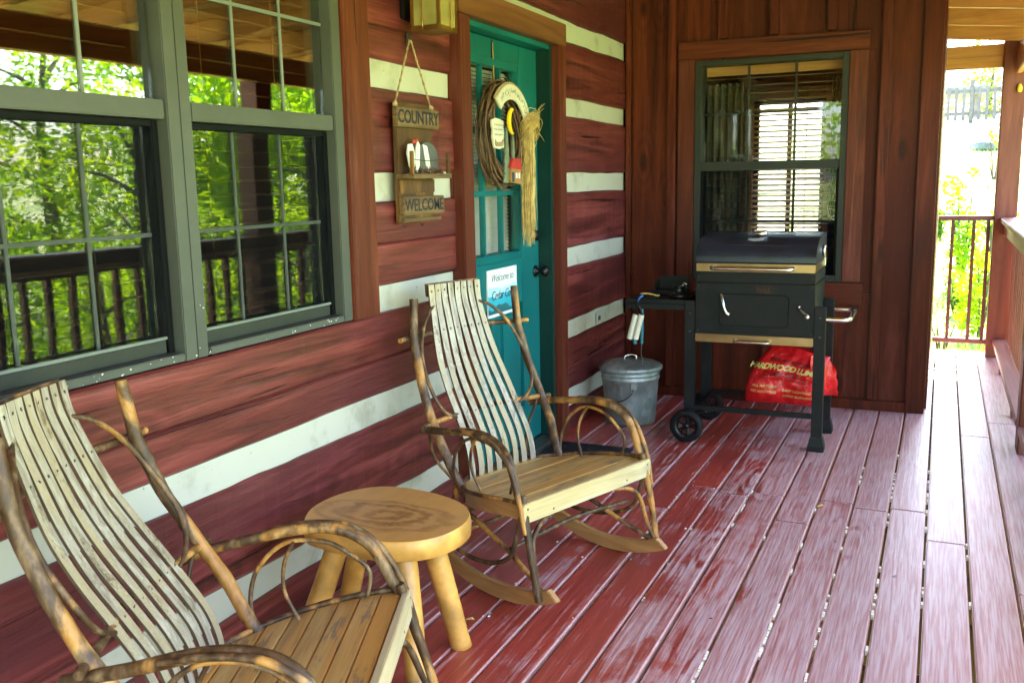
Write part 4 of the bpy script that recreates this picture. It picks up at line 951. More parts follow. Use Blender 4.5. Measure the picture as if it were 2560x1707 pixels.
for s_ in (0, 1):
    for j in range(9):
        for i in range(11):
            p = flapf(i/10, j/8); bul = math.sin(math.pi*j/8)**.6*math.cos(math.pi/2*i/10)**.5; p.y += (-.05 if s_ == 0 else .05)*bul; p.x += .012*noise.noise(p*30); vs.append(p)
bm_.add(vs, [(s_*99+j*11+i, s_*99+j*11+i+1, s_*99+(j+1)*11+i+1, s_*99+(j+1)*11+i) for s_ in (0, 1) for j in range(8) for i in range(10)], True)
sack = bm_.build('sack', 'bag_red', bag)
def bag_text(body, size, u, v, mat, **kw):
    me = text_mesh(body, size, extrude=0, **kw)
    bmm = bmesh.new(); bmm.from_mesh(me); bmesh.ops.triangulate(bmm, faces=bmm.faces); bmesh.ops.subdivide_edges(bmm, edges=[e for e in bmm.edges if e.calc_length() > .012], cuts=2); bmm.to_mesh(me); bmm.free()
    for q in me.vertices:
        vv = v+q.co.y/.29; uu = u+q.co.x/(lerp(.40, .29, vv)); q.co = bag_pt(uu, vv, -1, .0028)
    me.update(); link('print', me, mat, sack)
bag_text('100% ALL NATURAL', .024, .50, .775, 'print_dark', offset=.0006)
bag_text('HARDWOOD LUMP', .0385, .405, .655, 'print_yellow', offset=.0013, spacing=.84)
bag_text('CHARCOAL', .030, .42, .545, 'print_dark', offset=.0008)
bag_text('BURNS HOT & CLEAN FOR GRILLING', .014, .50, .465, 'print_dark')
for (u, v, s) in ((.27, .325, 'ALL NATURAL'), (.26, .225, 'NO ADDITIVES'), (.68, .275, 'EASY LIGHTING'), (.70, .175, 'LONG BURNING')): bag_text(s, .019, u, v, 'print_yellow', shear=.25)

# things on and at the side shelf
tn = empty('grill_tongs', (.372, 4.945, .70), label='pair of cream tool handles hanging on a blue clip from the grill shelf', cat='tool')
for dx in (0, .033):
    MB().tube([(.012+dx, .0, -.02), (-.02+dx, -.006, -.155)], [.0165, .0165], 16, sub=3).build('handle', 'cream', tn)
MB().tube([(.022, 0, -.022), (.026, -.012, .03), (.034, -.012, .066), (.054, .004, .080)], [.005, .005, .0055, .004], 10, sub=4).build('clip', 'black_metal', tn)
MB().tube([(.031, -.018, .058), (.042, -.012, .078), (.056, .004, .088)], [.004, .0075, .004], 10, sub=4).build('clip_gate', 'blue', tn)
MB().tube([(.05, 0, -.022), (.045, -.006, .0), (.034, -.012, .03)], .006, 8, sub=3).build('clip_arm', 'black_metal', tn)
br = empty('grill_brush', (.418, 4.962, .55), label='thin blue handled tool hanging below the grill shelf', cat='tool')
MB().tube([(0, -.012, .16), (.002, -.012, .05), (-.001, -.012, -.03)], [.0095, .009, .0085], 12, sub=3).build('handle', 'teal_plastic', br)
MB().tube([(-.001, -.012, -.03), (-.004, -.012, -.08), (.004, -.012, -.13), (.0, -.012, -.16)], .0025, 8, sub=4).build('wire_shank', 'nail', br)
MB().tube([(-.045, -.006, -.0), (-.04, -.006, -.035)], .012, 10).build('knob', 'teal_plastic', br)
sp_ = empty('wooden_scraper', (.44, 5.02, .7665), label='small pale wooden scraper lying on the grill side shelf', cat='scraper')
MB().tube([(-.055, 0, .0205), (-.03, 0, .022), (0, 0, .021), (.02, 0, .017), (.04, 0, .013), (.055, 0, .012)], [.002, .009, .010, .006, .011, .010], 12, sub=3, flat=.5).build('blade', 'dry_leaf', sp_)
MB().box((-.04, -.02, 0), (.05, .02, .008)).build('rest', 'black_metal', sp_, .002)
tb = empty('black_tray', (.50, 5.25, .7665), label='black metal tray standing on the grill side shelf', cat='tray')
box('base', (-.09, -.05, 0), (.10, .06, .02), 'black_metal', tb, .004); box('back', (-.08, .045, .0205), (.095, .058, .095), 'black_metal', tb, .004); box('side', (-.088, -.045, .0205), (-.0805, .058, .07), 'black_metal', tb, .003)
kn = empty('black_pot', (.595, 5.05, .7665), label='small black lidded pot on the grill shelf against the firebox', cat='pot')
MB().lathe([(0, 0), (.045, 0), (.052, .012), (.048, .02), (.030, .026), (.026, .055), (.030, .06), (.030, .066), (0, .068)], (0, 0, 0), 20).build('bowl', 'black_metal', kn)
MB().tube([(.02, 0, .066), (.034, 0, .082), (.044, 0, .075)], .005, 8, sub=3).build('handle', 'chrome', kn)

# ================================================================ TRASH CAN
tc_ = empty('metal_bucket', (.262, 5.245, 0), label='galvanised metal bucket with domed lid in the corner by the grill', cat='bucket')
MB().lathe([(0, .012), (.136, .012), (.138, .0), (.142, .0), (.145, .012), (.149, .06), (.158, .17), (.1665, .262), (.1715, .266), (.1715, .276), (.1675, .280), (.169, .290), (.1735, .294), (.1735, .302), (.1695, .306), (.170, .322), (.164, .322), (.136, .03), (0, .03)], (0, 0, 0), 40).build('body', 'galvanised', tc_)
ld = [(.184, .318), (.186, .320), (.186, .338), (.180, .342)]
for q in range(9): r = lerp(.175, .03, q/8); ld += [(r, .343+.030*(1-(r/.18)**2)+(.0025 if q % 2 else 0))]
ld += [(0, .376)]
lid_c = MB().lathe(ld, (0, 0, 0), 40).build('lid', 'galvanised', tc_)
MB().tube([(-.028, -.02, .371), (-.028, -.02, .388), (-.01, -.008, .396), (.01, .008, .396), (.028, .02, .388), (.028, .02, .371)], .006, 8, sub=3).build('lid_handle', 'chrome', lid_c)
box('ear', (.055, -.172, .225), (.085, -.150, .26), 'galvanised', tc_, .003)
MB().tube([(.07, -.166, .24), (.06, -.178, .20), (.02, -.186, .165), (-.03, -.186, .15), (-.07, -.180, .152)], .0035, 8, sub=5).build('bail_handle', 'nail', tc_)

# ================================================================ DOOR MAT
mt = empty('door_mat', (.245, 4.24, 0), label='black rubber door mat in front of the teal door', cat='mat')
box('rubber_sheet', (-.20, -.41, .001), (.215, .40, .011), 'mat_rubber', mt, .004)
mm = MB()
for q in range(40):
    a = rr_.uniform(-.17, .18); b = rr_.uniform(-.37, .36); mm.lathe([(.010, 0), (.010, .003), (.006, .0045), (0, .0045)], (a, b, .011), 8)
mm.build('rubber_studs', 'mat_rubber', mt, kind='stuff')
MB().box((-.205, -.415, .0005), (-.198, .405, .0125)).box((.213, -.415, .0005), (.220, .405, .0125)).box((-.197, -.415, .0005), (.212, -.408, .0125)).box((-.197, .398, .0005), (.212, .405, .0125)).build('border', 'mat_rubber', mt)

# ================================================================ WALL LANTERN
la = empty('wall_lantern', (.0, 3.24, 1.965), label='brass box lantern above the country plaque beside the door', cat='lantern')
box('back_plate', (.004, -.055, .05), (.022, .055, .30), 'black_metal', la, .004)
box('arm', (.0225, -.02, .20), (.056, .02, .26), 'black_metal', la, .004)
x0, x1, y0, y1, H = .057, .180, -.072, .072, .30
box('base', (x0, y0, .0), (x1, y1, .018), 'brass', la, .003)
for x in (x0, x1-.012):
    for y in (y0, y1-.012): box('corner_bar', (x, y, .0185), (x+.012, y+.012, H), 'brass', la, .002)
box('roof', (x0-.012, y0-.012, H+.0005), (x1+.012, y1+.012, H+.02), 'brass', la, .004)
for a, b in (((x0+.013, y0+.004, .019), (x1-.013, y0+.007, H-.001)), ((x1-.007, y0+.013, .019), (x1-.004, y1-.013, H-.001)), ((x0+.013, y1-.007, .019), (x1-.013, y1-.004, H-.001)), ((x0+.004, y0+.013, .019), (x0+.007, y1-.013, H-.001))): box('pane', a, b, 'lamp_glass', la, 0)
MB().tube([((x0+x1)/2-.006, y0-.004, .01), ((x0+x1)/2-.008, y0-.004, .03), ((x0+x1)/2-.002, y0-.004, .3)], .0025, 6, sub=2).build('guard_wire', 'brass', la); MB().tube([(x1+.004, .012, .008), (x1+.004, .012, .3)], .0025, 6).build('guard_wire', 'brass', la)
MB().tube([(x0, y0-.0065, .155), (x1+.008, y0-.0065, .155), (x1+.0075, y0, .155), (x1+.0075, y1+.012, .155)], .0025, 6).build('guard_wire', 'brass', la)
MB().lathe([(0, .09), (.012, .095), (.024, .115), (.027, .14), (.022, .165), (.012, .185), (.012, .22), (0, .22)], ((x0+x1)/2, 0, 0), 16).build('bulb', 'bulb', la)

# ================================================================ COUNTRY / WELCOME PLAQUE
pq = empty('welcome_plaque', (.004, 3.22, 1.28), label='hanging wooden plaque reading country welcome with hen and goose cutouts', cat='plaque')
PX, PY, PZ = .004, 3.22, 1.28
def Q(name, a, b, mat, bevel=.002, par=None): return bxl(pq, name, a, b, mat, bevel, par)
Q('backboard', (.012, 3.085, 1.262), (.030, 3.355, 1.71), 'plaque', .003)
Q('top_board', (.0305, 3.058, 1.618), (.052, 3.378, 1.690), 'plaque_y', .003); Q('bottom_board', (.0305, 3.083, 1.292), (.052, 3.400, 1.362), 'plaque_y', .003)
Q('ledge', (.0305, 3.092, 1.266), (.046, 3.385, 1.279), 'plaque_y', .002); Q('lower_panel', (.0305, 3.09, 1.375), (.038, 3.35, 1.425), 'plaque', .002)
sh = Q('shelf', (.0305, 3.07, 1.428), (.105, 3.372, 1.446), 'plaque_y', .002)
text_on_x('lettering', 'COUNTRY', .068, 3.216-PY, 1.654-PZ, .0525-PX, 'ink', pq, .95, offset=.0012, spacing=.98)
text_on_x('lettering', 'WELCOME', .066, 3.241-PY, 1.327-PZ, .0525-PX, 'ink', pq, .95, offset=.0003, spacing=.98)
for (y, z) in ((3.08, 1.447), (3.36, 1.447)): Q('fence_post', (.088, y-.007, z), (.100, y+.007, z+.082), 'plaque', .001)
MB().tube([(.094-PX, 3.075-PY, 1.50-PZ), (.096-PX, 3.2-PY, 1.494-PZ), (.094-PX, 3.365-PY, 1.505-PZ)], .0017, 6, sub=4).build('wire', 'nail', pq)
def cut(name, pts, x, mat, par, t=.006): return MB().prism([(y-PY, z-PZ) for y, z in pts], x-PX, x+t-PX, 'yz').build(name, mat, par, .0008)
def ell(cy_, cz, a, b, n=18, a0=0, a1=360): return [(cy_+a*math.cos(R_(lerp(a0, a1, i/n))), cz+b*math.sin(R_(lerp(a0, a1, i/n)))) for i in range(n)]
gz = Q('goose_body', (.045, 3.20, 1.4465), (.046, 3.201, 1.4475), 'goose_grey', 0)
cut('goose_body', [(3.19, 1.4465), (3.36, 1.4465)]+ell(3.275, 1.505, .088, .062, 14, -20, 200), .046, 'goose_grey', pq)
cut('goose_stripe', [(3.265, 1.4475), (3.29, 1.4475), (3.285, 1.50), (3.268, 1.552), (3.235, 1.558), (3.250, 1.50)], .0525, 'white_paint', pq, .003)
cut('hen_body', [(3.15, 1.4470), (3.12, 1.475), (3.105, 1.52), (3.115, 1.555), (3.145, 1.557), (3.158, 1.53), (3.160, 1.50)], .056, 'white_paint', pq)
cut('hen_breast', [(3.168, 1.4470), (3.162, 1.50), (3.17, 1.545), (3.183, 1.568), (3.198, 1.556), (3.195, 1.52), (3.19, 1.475)], .058, 'white_paint', pq)
cut('hen_comb', [(3.150, 1.5585), (3.152, 1.570), (3.163, 1.575), (3.172, 1.571), (3.185, 1.578), (3.196, 1.566), (3.190, 1.558), (3.176, 1.562)], .0565, 'red_paint', pq, .004)
moss = MB()
for q in range(90):
    y = rr_.uniform(3.10, 3.35); moss.tube([(.07-PX+rr_.uniform(-.02, .015), y-PY, 1.4465-PZ), (.07-PX+rr_.uniform(-.03, .025), y-PY+rr_.uniform(-.01, .01), 1.4465-PZ+rr_.uniform(.008, .03))], [.002, .0008], 4, caps=False)
moss.build('dried_moss', 'vine', pq, kind='stuff')
for a, b in (((.034, 3.075, 1.70), (.004, 3.228, 1.945)), ((.034, 3.345, 1.70), (.004, 3.238, 1.945))):
    A, Bv = Vector(a)-pq.location, Vector(b)-pq.location+Vector((.012, 0, 0)); pts = [lerp(A, Bv, t/14) for t in range(15)]
    rp = MB()
    for ph in (0, math.pi): rp.tube([p+Vector((.0022*math.cos(i*1.9+ph), .0022*math.sin(i*1.9+ph), 0)) for i, p in enumerate(pts)], .0028, 6)
    rp.build('rope', 'rope', pq)
    kt = MB().lathe([(0, -.012), (.009, -.008), (.011, 0), (.008, .008), (0, .012)], A, 10).build('rope_knot', 'rope', pq)
MB().tube([(.0, .012, .665), (.016, .012, .667), (.022, .012, .675)], .003, 8).build('nail', 'nail', pq); Q('hook_plate', (.004, 3.222, 1.93), (.008, 3.244, 1.972), 'nail', .001)
for y in (3.095, 3.225): MB().tube([(.036-PX, y-PY, -.014), (.040-PX, y-PY, -.026), (.048-PX, y-PY, -.030), (.052-PX, y-PY, -.024)], .002, 6, sub=3).build('cup_hook', 'nail', pq)

# ================================================================ WREATH
wr = empty('door_wreath', (-.035, 4.13, 1.63), label='twig wreath with cabin ornament and straw bundle hanging on the teal door', cat='wreath')
vr = random.Random(11)
for q in range(34):
    rA = .198+vr.uniform(-.032, .034); ph = vr.uniform(0, 6.28); off = vr.uniform(-.022, .024); el = vr.uniform(.9, 1.02); pts = []
    sw = vr.uniform(4.2, 6.2)
    for i in range(29):
        a = ph+sw*i/28; r = rA+.010*math.sin(a*3+q)+.006*math.sin(a*7+q*2); pts.append((off+.012*math.sin(a*2+q*1.3)+.012, r*math.cos(a)*el, r*math.sin(a)*1.06))
    MB().tube(pts, vr.uniform(.0028, .0052), 6, caps=True).build('twig', 'vine', wr, fixn=False)
for q in range(14):
    a = vr.uniform(0, 6.28); r = .2; p = Vector((.02, r*math.cos(a), r*1.06*math.sin(a))); d = Vector((vr.uniform(0, .03), math.cos(a+vr.uniform(-1, 1))*.06, math.sin(a+vr.uniform(-1, 1))*.06)); MB().tube([p, p+d*.5+Vector((.01, 0, 0)), p+d], [.0022, .0018, .001], 5).build('twig', 'vine', wr, fixn=False)
arc = [(math.sin(R_(a))*.232+.018, math.cos(R_(a))*.232*.98) for a in range(-48, 73, 8)]; arc2 = [(math.sin(R_(a))*.162+.018, math.cos(R_(a))*.162*.98) for a in range(72, -49, -8)]
MB().prism(arc+arc2, .050, .060, 'yz').build('arched_sign', 'cream', wr, .003)
cre = [(-.035+.052*math.cos(R_(a)), .062+.062*math.sin(R_(a))) for a in range(75, 291, 18)]+[(-.018+.035*math.cos(R_(a)), .060+.052*math.sin(R_(a))) for a in range(280, 80, -18)]
MB().prism([(y+.09, z) for y, z in cre], .035, .045, 'yz').build('moon_ornament', 'yellow', wr, .003)
sq = [(-.215, .055), (-.17, .066), (-.12, .062), (-.085, .052), (-.092, .03), (-.084, .0), (-.092, -.03), (-.082, -.062), (-.13, -.072), (-.19, -.068), (-.20, -.04), (-.21, -.02), (-.202, .01), (-.212, .03)]
sg = MB().prism(sq, .052, .062, 'yz').build('scroll_sign', 'cream', wr, .002)
MB().prism([(-.185, -.03), (-.175, -.042), (-.115, -.040), (-.105, -.028), (-.103, -.055), (-.12, -.06), (-.175, -.06), (-.187, -.052)], .0622, .066, 'yz').build('painted_basket', 'rope', sg)
def firtree(y, zb, zt, wd):
    n = 5; L = []; Rr2 = []
    for i in range(n):
        t0, t1 = i/n, (i+1)/n; wa = wd*(1-t0*.85); L += [(y-wa, lerp(zb, zt, t0)), (y-wa*.55, lerp(zb, zt, t1*.96))]; Rr2 += [(y+wa, lerp(zb, zt, t0)), (y+wa*.55, lerp(zb, zt, t1*.96))]
    return L+[(y, zt+.02)]+Rr2[::-1]
MB().prism(firtree(-.035, -.225, .015, .045), .046, .054, 'yz').build('fir_cutout', 'tree_paint', wr, .001)
MB().prism(firtree(.035, -.20, -.02, .035), .047, .055, 'yz').build('fir_cutout', 'tree_paint', wr, .001)
MB().prism([(-.03, -.222), (.095, -.235), (.088, -.165), (-.022, -.155)], .056, .068, 'yz').build('cabin_wall', 'rocker_wood', wr, .001)
MB().prism([(-.035, -.156), (-.01, -.112), (.075, -.112), (.095, -.166)], .0565, .072, 'yz').build('cabin_roof', 'red_paint', wr, .001)
MB().prism([(-.018, -.22), (.004, -.222), (.004, -.178), (-.018, -.176)], .0685, .071, 'yz').build('cabin_door', 'ink_blue', wr)
for y in (.025, .055): MB().prism([(y, -.205), (y+.016, -.206), (y+.016, -.18), (y, -.179)], .0685, .0705, 'yz').build('cabin_window', 'white_paint', wr)
scr = MB()
for a in range(-38, 64, 5):
    for q in range(3):
        an = R_(a+vr.uniform(-2, 2)); r = vr.uniform(.182, .212); y, z = math.sin(an)*r+.018, math.cos(an)*r*.98; scr.box((.0603, y-.0018, z-vr.uniform(.003, .008)), (.0608, y+.0018, z+.004))
scr.build('painted_letters', 'painted_ink', wr, kind='stuff')
scr = MB()
for zz in (.035, .015, -.008):
    for q in range(8):
        y = -.185+q*.0115+vr.uniform(-.003, .003); scr.box((.0623, y-.003, zz-vr.uniform(.001, .005)), (.0627, y+.003, zz+.003))
scr.build('painted_letters', 'painted_ink', sg, kind='stuff')
MB().prism([(y*1.05-.001, z*1.05) for y, z in arc+arc2], .047, .0515, 'yz').build('arched_sign_edge', 'rope', wr)
# straw bundle on the right of the wreath
sb = MB()
for q in range(210):
    y = .232+vr.gauss(0, .018); d = vr.uniform(-.03, .03); l = vr.uniform(.30, .50); x = .045+vr.gauss(0, .012)
    sb.tube([(x, y, .03), (x+.004, y+d*.2+vr.uniform(-.004, .004), -.12), (x, y+d*.65-.0, -.12-l*.5), (x-.002, y+d*1.1+.012, -.12-l*.85)], [.0020, .0022, .0018, .001], 4, caps=False)
sb.build('straw_bundle', 'raffia', wr, fixn=False)
sk = MB()
for q in range(120):
    a0 = vr.uniform(0, 6.28); r = vr.uniform(.03, .072); c0 = Vector((.055, .235+vr.gauss(0, .012), .035+vr.gauss(0, .02))); tl = vr.uniform(-.8, .8)
    sk.tube([c0+Vector((r*.6*math.sin(a0+i*.55), r*math.cos(a0+i*.55), r*.8*math.sin(a0+i*.55+tl))) for i in range(9)], .0017, 4, caps=False)
for q in range(16):
    p = Vector((.06, .235, .03)); d = Vector((vr.uniform(0, .03), vr.uniform(-.12, .12), vr.uniform(-.06, .14))); sk.tube([p, p+d*.6+Vector((0, 0, .02)), p+d], [.0014, .0013, .0008], 4, caps=False)
sk.build('straw_bow', 'raffia', wr, fixn=False)
MB().tube([(-.028, -.0, .42), (-.028, 0, .405), (-.024, 0, .2)], .004, 6).build('hanger', 'brass', wr)
MB().box((-.030, -.006, .20), (-.0275, .006, .43)).build('hanger_strap', 'nail', wr)
tbell = MB()

# small fittings on the walls
ot = empty('wall_outlet', (-.02, 5.47, .572), label='small grey outlet cover set in the cream chinking beside the door', cat='outlet')
box('plate', (.0045, -.045, -.036), (.012, .045, .036), 'outlet', ot, .003); box('socket', (.0122, -.022, -.014), (.0145, .022, .014), 'frame_grey', ot, .002)
hk = empty('brass_hook', (.034, 5.975, .795), label='tiny brass screw hook in the corner strip left of the grill', cat='hook')
MB().tube([(0, 0, 0), (.03, -.008, 0), (.034, -.009, .004)], [.0028, .0028, .0045], 8).build('screw', 'brass', hk)

# ================================================================ LITTER AND GROUND GLINTS ON THE DECK
def leaf(x, y, s, rz_, label, m='dry_leaf'):
    l = empty('fallen_leaf', (x, y, .0025), rz_, label=label, cat='leaf', group='dry leaf bits on the deck')
    MB().add([(-s, 0, .001), (-s*.3, -s*.55, .005), (s*.6, -s*.35, .007), (s, 0, .002), (s*.5, s*.45, .008), (-s*.4, s*.5, .004), (0, 0, .0)], [(0, 1, 6), (1, 2, 6), (2, 3, 6), (3, 4, 6), (4, 5, 6), (5, 0, 6)]).build('blade', m, l)
leaf(.549, 2.566, .016, .4, 'yellow leaf bit on the deck beside the stool'); leaf(.716, 3.631, .011, 1.4, 'pale leaf bit on the deck under the rocking chair by the door', 'glint_litter')
leaf(1.474, 4.094, .020, .9, 'yellow leaf bit in the deck seam in front of the grill'); leaf(1.02, 3.62, .008, .2, 'tiny pale leaf bit on the bare deck right of the far rocker', 'glint_litter')
lt = MB(); lr = random.Random(21)  # pale chips in the gaps stand in for glints of sunlit ground below
for gi, dens in ((0, 20), (1, 24), (2, 22), (3, 18), (4, 9), (5, 5), (-1, 6)):
    xs = X0-PIT*gi; groups = [lr.uniform(1.7, 5.4) for _ in range(7)]
    for q in range(dens):
        y = lr.choice(groups)+lr.gauss(0, .13); s_ = lr.uniform(.0030, .0044); l_ = lr.uniform(.006, .024)
        lt.box((xs-s_, y-l_, -.016), (xs+s_, y+l_, -.001+lr.uniform(-.003, .003)))
for q in range(55):
    x = lr.choice([X0-PIT*i for i in range(5, 12)])+lr.gauss(0, .012); y = lr.uniform(2.6, 4.6); s_ = lr.uniform(.0012, .0035)
    lt.box((x-s_, y-s_*lr.uniform(.5, 2.5), .0018), (x+s_, y+s_, .0040))
lt.build('gap_glints_litter', 'glint_litter', deck, kind='stuff')

# ================================================================ VEGETATION
def leaf_cloud(seed, n, blobs, size, droop=0):
    r = random.Random(seed); vs = []; fs = []
    vol = [b[1][0]*b[1][1]*b[1][2] for b in blobs]
    for i in range(n):
        c, rad = r.choices(blobs, vol)[0]
        while True:
            p = Vector((r.uniform(-1, 1), r.uniform(-1, 1), r.uniform(-1, 1)))
            if p.length <= 1 and p.length > .35: break
        p = Vector((c[0]+p.x*rad[0], c[1]+p.y*rad[1], c[2]+p.z*rad[2]))
        if noise.noise(p*1.15+Vector((seed, 0, 0))) < -.10: continue
        s = size*r.uniform(.6, 1.35); d = Vector((r.gauss(0, 1), r.gauss(0, 1), r.gauss(0, .6)-droop)).normalized()
        e = d.cross(Vector((r.gauss(0, 1), r.gauss(0, 1), r.gauss(0, 1)))).normalized()
        k = len(vs); vs += [p-d*s, p+e*s*.42, p+d*s, p-e*s*.42]; fs.append((k, k+1, k+2, k+3))
    me = bpy.data.meshes.new('crown'); me.from_pydata([tuple(v) for v in vs], [], fs); me.update(); return me
def trunk_mesh(seed, h, r0, blobs):
    r = random.Random(seed); m = MB(); m.tube([(0, 0, -.3), (.05, .02, h*.3), (-.06, .05, h*.6), (.02, 0, h)], [r0*1.25, r0, r0*.7, r0*.3], 9, sub=3)
    for c, rad in blobs:
        z0 = max(.2, min(h*.9, c[2]-rad[2]*.8)); m.tube([(0, 0, z0), (c[0]*.5, c[1]*.5, (z0+c[2])/2+.1), c], [r0*.5, r0*.33, r0*.12], 6, sub=2)
    return m.mesh('trunk')
protos = {}
def blobset(seed, h, wd, zlo, nb):
    r = random.Random(seed); L = []
    for i in range(nb):
        t = i/(nb-1); z = lerp(zlo, h*.93, t); w_ = wd*math.sin(math.pi*(.18+.74*t))**.8; a = i*2.4+r.uniform(-.4, .4); rad = lerp(.42, .30, t)*wd*r.uniform(.8, 1.2)
        L.append(((math.cos(a)*w_*.55, math.sin(a)*w_*.55, z), (rad*1.15, rad*1.15, rad*.85)))
    return L
PR = {'broad': (3, 7.0, 2.6, .7, 17, 14500, .078, 0, 'leaf_bright'), 'bushy': (5, 4.2, 2.2, .35, 15, 13500, .060, 0, 'leaf_bright'), 'dark': (8, 7.5, 2.4, .8, 16, 15000, .078, 0, 'leaf_mid'), 'willow': (12, 7.5, 2.6, .5, 18, 15500, .092, 1.6, 'leaf_bright'), 'pale': (15, 6.0, 2.6, .9, 15, 9000, .10, 0, 'leaf_pale')}
for k_, (sd1, h, wd, zlo, nb, n, ls, dp, mt_) in PR.items():
    bl = blobset(sd1, h, wd, zlo, nb); protos[k_] = (leaf_cloud(sd1, n, bl, ls, dp), trunk_mesh(sd1, h*.85, h*.022, bl), mt_)
def tree(kind, x, y, s, rz_, label, cat='tree', grp='trees around the house', name='leafy_tree'):
    cm, tm, mt_ = protos[kind]; t = empty(name, (x, y, ground_z(x, y)-.05), rz_, label=label, cat=cat, group=grp); t.scale = (s, s, s)
    link('crown', cm, mt_, t); link('trunk', tm, 'tree_bark', t)
T_ = [('bushy', 7.6, 4.6, .85, 0, 'bright bushy tree mirrored at the far left of the lower window panes'), ('bushy', 8.4, 7.2, .88, 2, 'bright bushy tree mirrored above the railing in the left window'),
      ('dark', 11.5, 9.0, .62, 1, 'darker tree mirrored in the middle of the left window'), ('broad', 13.5, 13.0, .88, 3, 'tree with thin top against the mirrored sky in the left window'),
      ('bushy', 8.0, 9.8, .92, 4, 'bright bushy tree mirrored in the lower right window'), ('willow', 10.5, 15.5, 1.05, 1, 'tall drooping tree mirrored in the upper right window'),
      ('willow', 8.0, 14.0, .95, 5, 'drooping tree mirrored beside the post in the right window'), ('dark', 14.5, 17.5, 1.15, 2, 'dark tall tree behind the drooping trees mirrored in the right window'),
      ('broad', 1.0, -12.0, .9, 2, 'broad tree behind the camera, faintly mirrored in the wall window'), ('bushy', 4.5, -9.5, 1.0, 1, 'bushy tree behind the camera, faintly mirrored at the right of the wall window'), ('broad', 12.5, 20.5, 1.1, .6, 'broad tree mirrored at the right edge of the window'), ('dark', 12.5, 5.0, .72, 4, 'low dark tree behind the bushy trees mirrored at far left'),
      ('broad', 16.0, 9.5, .80, 5, 'small broad tree against the mirrored sky'),
      ('bushy', 6.6, 12.2, .85, .5, 'low bright bush beyond the railing mirrored near the post'), ('willow', 6.8, 18.5, .9, 2.6, 'drooping tree beyond the far corner post')]
for a in T_: tree(*a)
for a in (('bushy', 5.3, 3.4, .50, 1, 'low sunlit bush mirrored between balusters at the far left'), ('bushy', 5.6, 5.0, .56, 3, 'low sunlit bush mirrored between balusters of the left window'), ('bushy', 5.2, 6.5, .50, 5, 'low sunlit bush mirrored near the window mullion'), ('bushy', 5.7, 8.0, .55, 2, 'low sunlit bush mirrored in the lower right window'), ('bushy', 5.2, 9.6, .5, .4, 'low sunlit bush mirrored right of the mirrored post')): tree(*a, cat='bush', grp='low bushes outside the porch railing', name='leafy_bush')
tree('pale', 3.5, 44, .95, 1, 'pale green tree on the hill behind the grey fence'); tree('pale', 8.0, 47, 1.15, 3, 'pale green tree on the hill right of the fence gate'); pass
# shrubs in the yard
def shrub(x, y, h, wd, seed, mat, label, n=2600, ls=.05):
    bl = [((rnd.uniform(-.3, .3)*wd, rnd.uniform(-.3, .3)*wd, h*t), (wd*.33, wd*.33, h*.2)) for t in (.25, .4, .55, .7, .85)]
    s = empty('shrub', (x, y, ground_z(x, y)-.02), 0, label=label, cat='shrub', group='shrubs in the yard')
    link('foliage', leaf_cloud(seed, n, bl, ls), mat, s)
    m = MB()
    for q in range(6): a = q*1.05; m.tube([(0, 0, -.1), (math.cos(a)*wd*.12, math.sin(a)*wd*.12, h*.4), (math.cos(a)*wd*.25, math.sin(a)*wd*.25, h*.85)], [.018, .013, .005], 6)
    m.build('stems', 'tree_bark', s)
shrub(2.14, 13.3, 1.35, .62, 31, 'leaf_bright', 'yellow green upright shrub on the bright slope beyond the deck', 1300, .045)
shrub(2.33, 11.4, .95, .50, 32, 'leaf_bright', 'low green shrub behind the far railing balusters', 800, .045)
shrub(1.95, 10.4, .40, .45, 33, 'leaf_bright', 'small leafy plant just behind the far railing, left', 900, .04)
shrub(2.42, 9.9, .36, .5, 34, 'leaf_mid', 'small leafy plant just behind the far railing, right', 900, .04)
shrub(2.2, 9.2, .22, .9, 35, 'leaf_bright', 'ground cover plant at the foot of the far railing', 1500, .035)
shrub(2.55, 14.6, .7, .6, 37, 'leaf_mid', 'dark green shrub right of the yellow shrub on the slope', 900, .045)
shrub(2.1, 12.1, .5, .6, 38, 'leaf_mid', 'dark leafy plant between the balusters of the far railing', 600, .04)
shrub(2.75, 20.5, .9, .8, 39, 'leaf_bright', 'bright rounded shrub below the flat rock', 1000, .06)
shrub(1.85, 15.8, .45, .6, 36, 'leaf_mid', 'dark green shrub among the rocks left of the yellow shrub', 900)
def rock(x, y, s, seed, mat, label, zs=.6):
    m = bmesh.new(); bmesh.ops.create_icosphere(m, subdivisions=3, radius=1)
    for v in m.verts: d = 1+.28*noise.noise(v.co*1.4+Vector((seed, 0, 0)))+.08*noise.noise(v.co*4+Vector((seed, 3, 0))); v.co = Vector((v.co.x*s[0], v.co.y*s[1], v.co.z*s[2]))*d
    me = bpy.data.meshes.new('boulder'); m.to_mesh(me); m.free(); me.polygons.foreach_set('use_smooth', [True]*len(me.polygons))
    o = link('boulder', me, mat, None, (x, y, ground_z(x, y)+s[2]*.3), label=label, cat='rock', group='rocks on the slope')
rock(1.93, 17.3, (.26, .25, .15), 1, 'blue_stone', 'dark blue grey boulder at the left of the sunny slope'); rock(2.30, 17.0, (.20, .2, .13), 4, 'stone', 'tan boulder right behind the yellow green shrub')
rock(2.75, 24.3, (.42, .4, .15), 7, 'blue_stone', 'long flat blue grey rock below the fence gate')
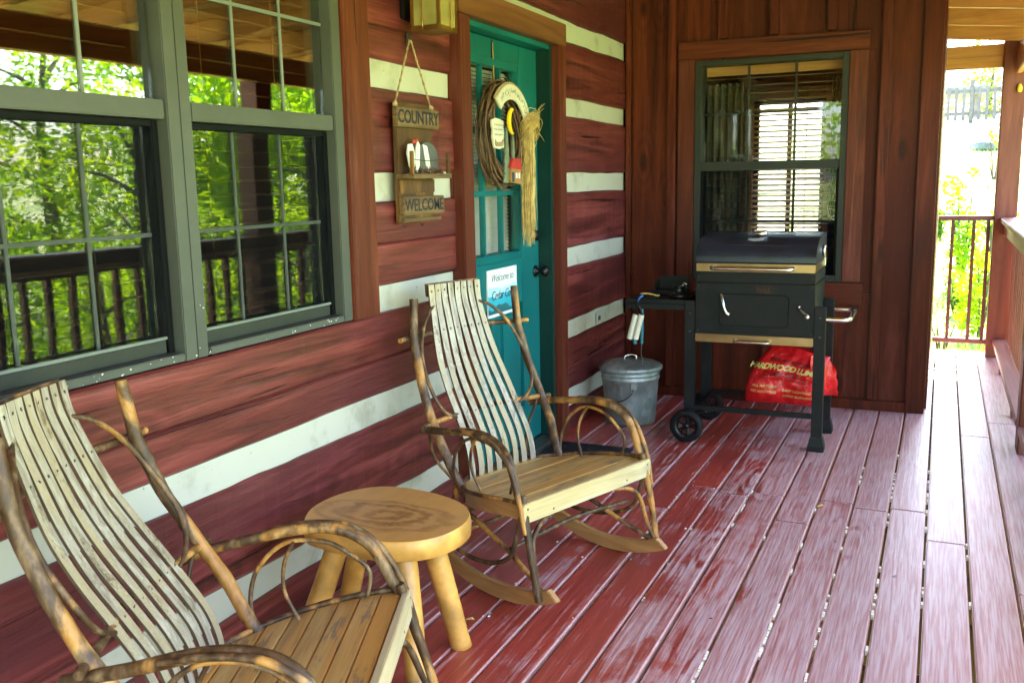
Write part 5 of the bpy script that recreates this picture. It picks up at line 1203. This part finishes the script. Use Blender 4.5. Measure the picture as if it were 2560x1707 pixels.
# fence and pavilion on the hill
fn = empty('wooden_fence', (2.5, 28.5, ground_z(2.5, 28.5)), label='weathered grey picket fence across the hilltop', cat='fence')
pk = MB().box((-.045, -.012, 0), (.045, .012, .86)).mesh('picket', .004)
for q in range(36):
    if 12 <= q <= 13: continue
    o = link('picket', pk, 'fence_grey', fn); o.location = (-3.2+q*.185, 0, .06); 
for x in (-3.3, -1.2, -.05, 1.35, 3.4): box('fence_post', (x-.06, .02, -.3), (x+.06, .14, 1.12), 'fence_grey', fn, .005)
for a, b in ((-3.24, -1.26), (-1.14, -.11), (.01, 1.29), (1.41, 3.34)):
    for z in (.2, .78): box('fence_rail', (a, .022, z), (b, .07, z+.09), 'fence_grey', fn, .004)
pv_ = empty('pavilion', (2.15, 37, 2.75), label='dark roofed open pavilion behind the hilltop fence', cat='pavilion')
for x in (-1.0, .6):
    for y in (-.8, .8): box('pillar', (x-.07, y-.07, -.9), (x+.07, y+.07, 1.25), 'fence_grey', pv_, .005)
MB().prism([(-1.4, 1.25), (1.0, 1.25), (.9, 1.50), (-1.3, 1.50)], -1.2, 1.2).build('roof', 'blue_stone', pv_, .01)
# loose grass on the slope near the deck
gm = MB(); gr_ = random.Random(5); gvs = []; gfs = []
for q in range(26000):
    x = gr_.uniform(-.5, 8); y = 8.6+16*gr_.random()**1.6; z = ground_z(x, y)-.01; h = gr_.uniform(.05, .16); a = gr_.uniform(0, 6.28); wd = .008
    dx, dy = math.cos(a)*wd, math.sin(a)*wd; k = len(gvs); lx, ly = gr_.gauss(0, .04), gr_.gauss(0, .04)
    gvs += [(x-dx, y-dy, z), (x+dx, y+dy, z), (x+lx, y+ly, z+h)]; gfs.append((k, k+1, k+2))
me = bpy.data.meshes.new('grass'); me.from_pydata(gvs, [], gfs); link('grass', me, 'leaf_pale', None, label='loose grass blades on the sunny slope', category=None, kind='stuff') if False else tag(link('grass', me, 'leaf_pale'), 'loose grass blades on the sunny slope beyond the deck', 'grass', None, 'stuff')
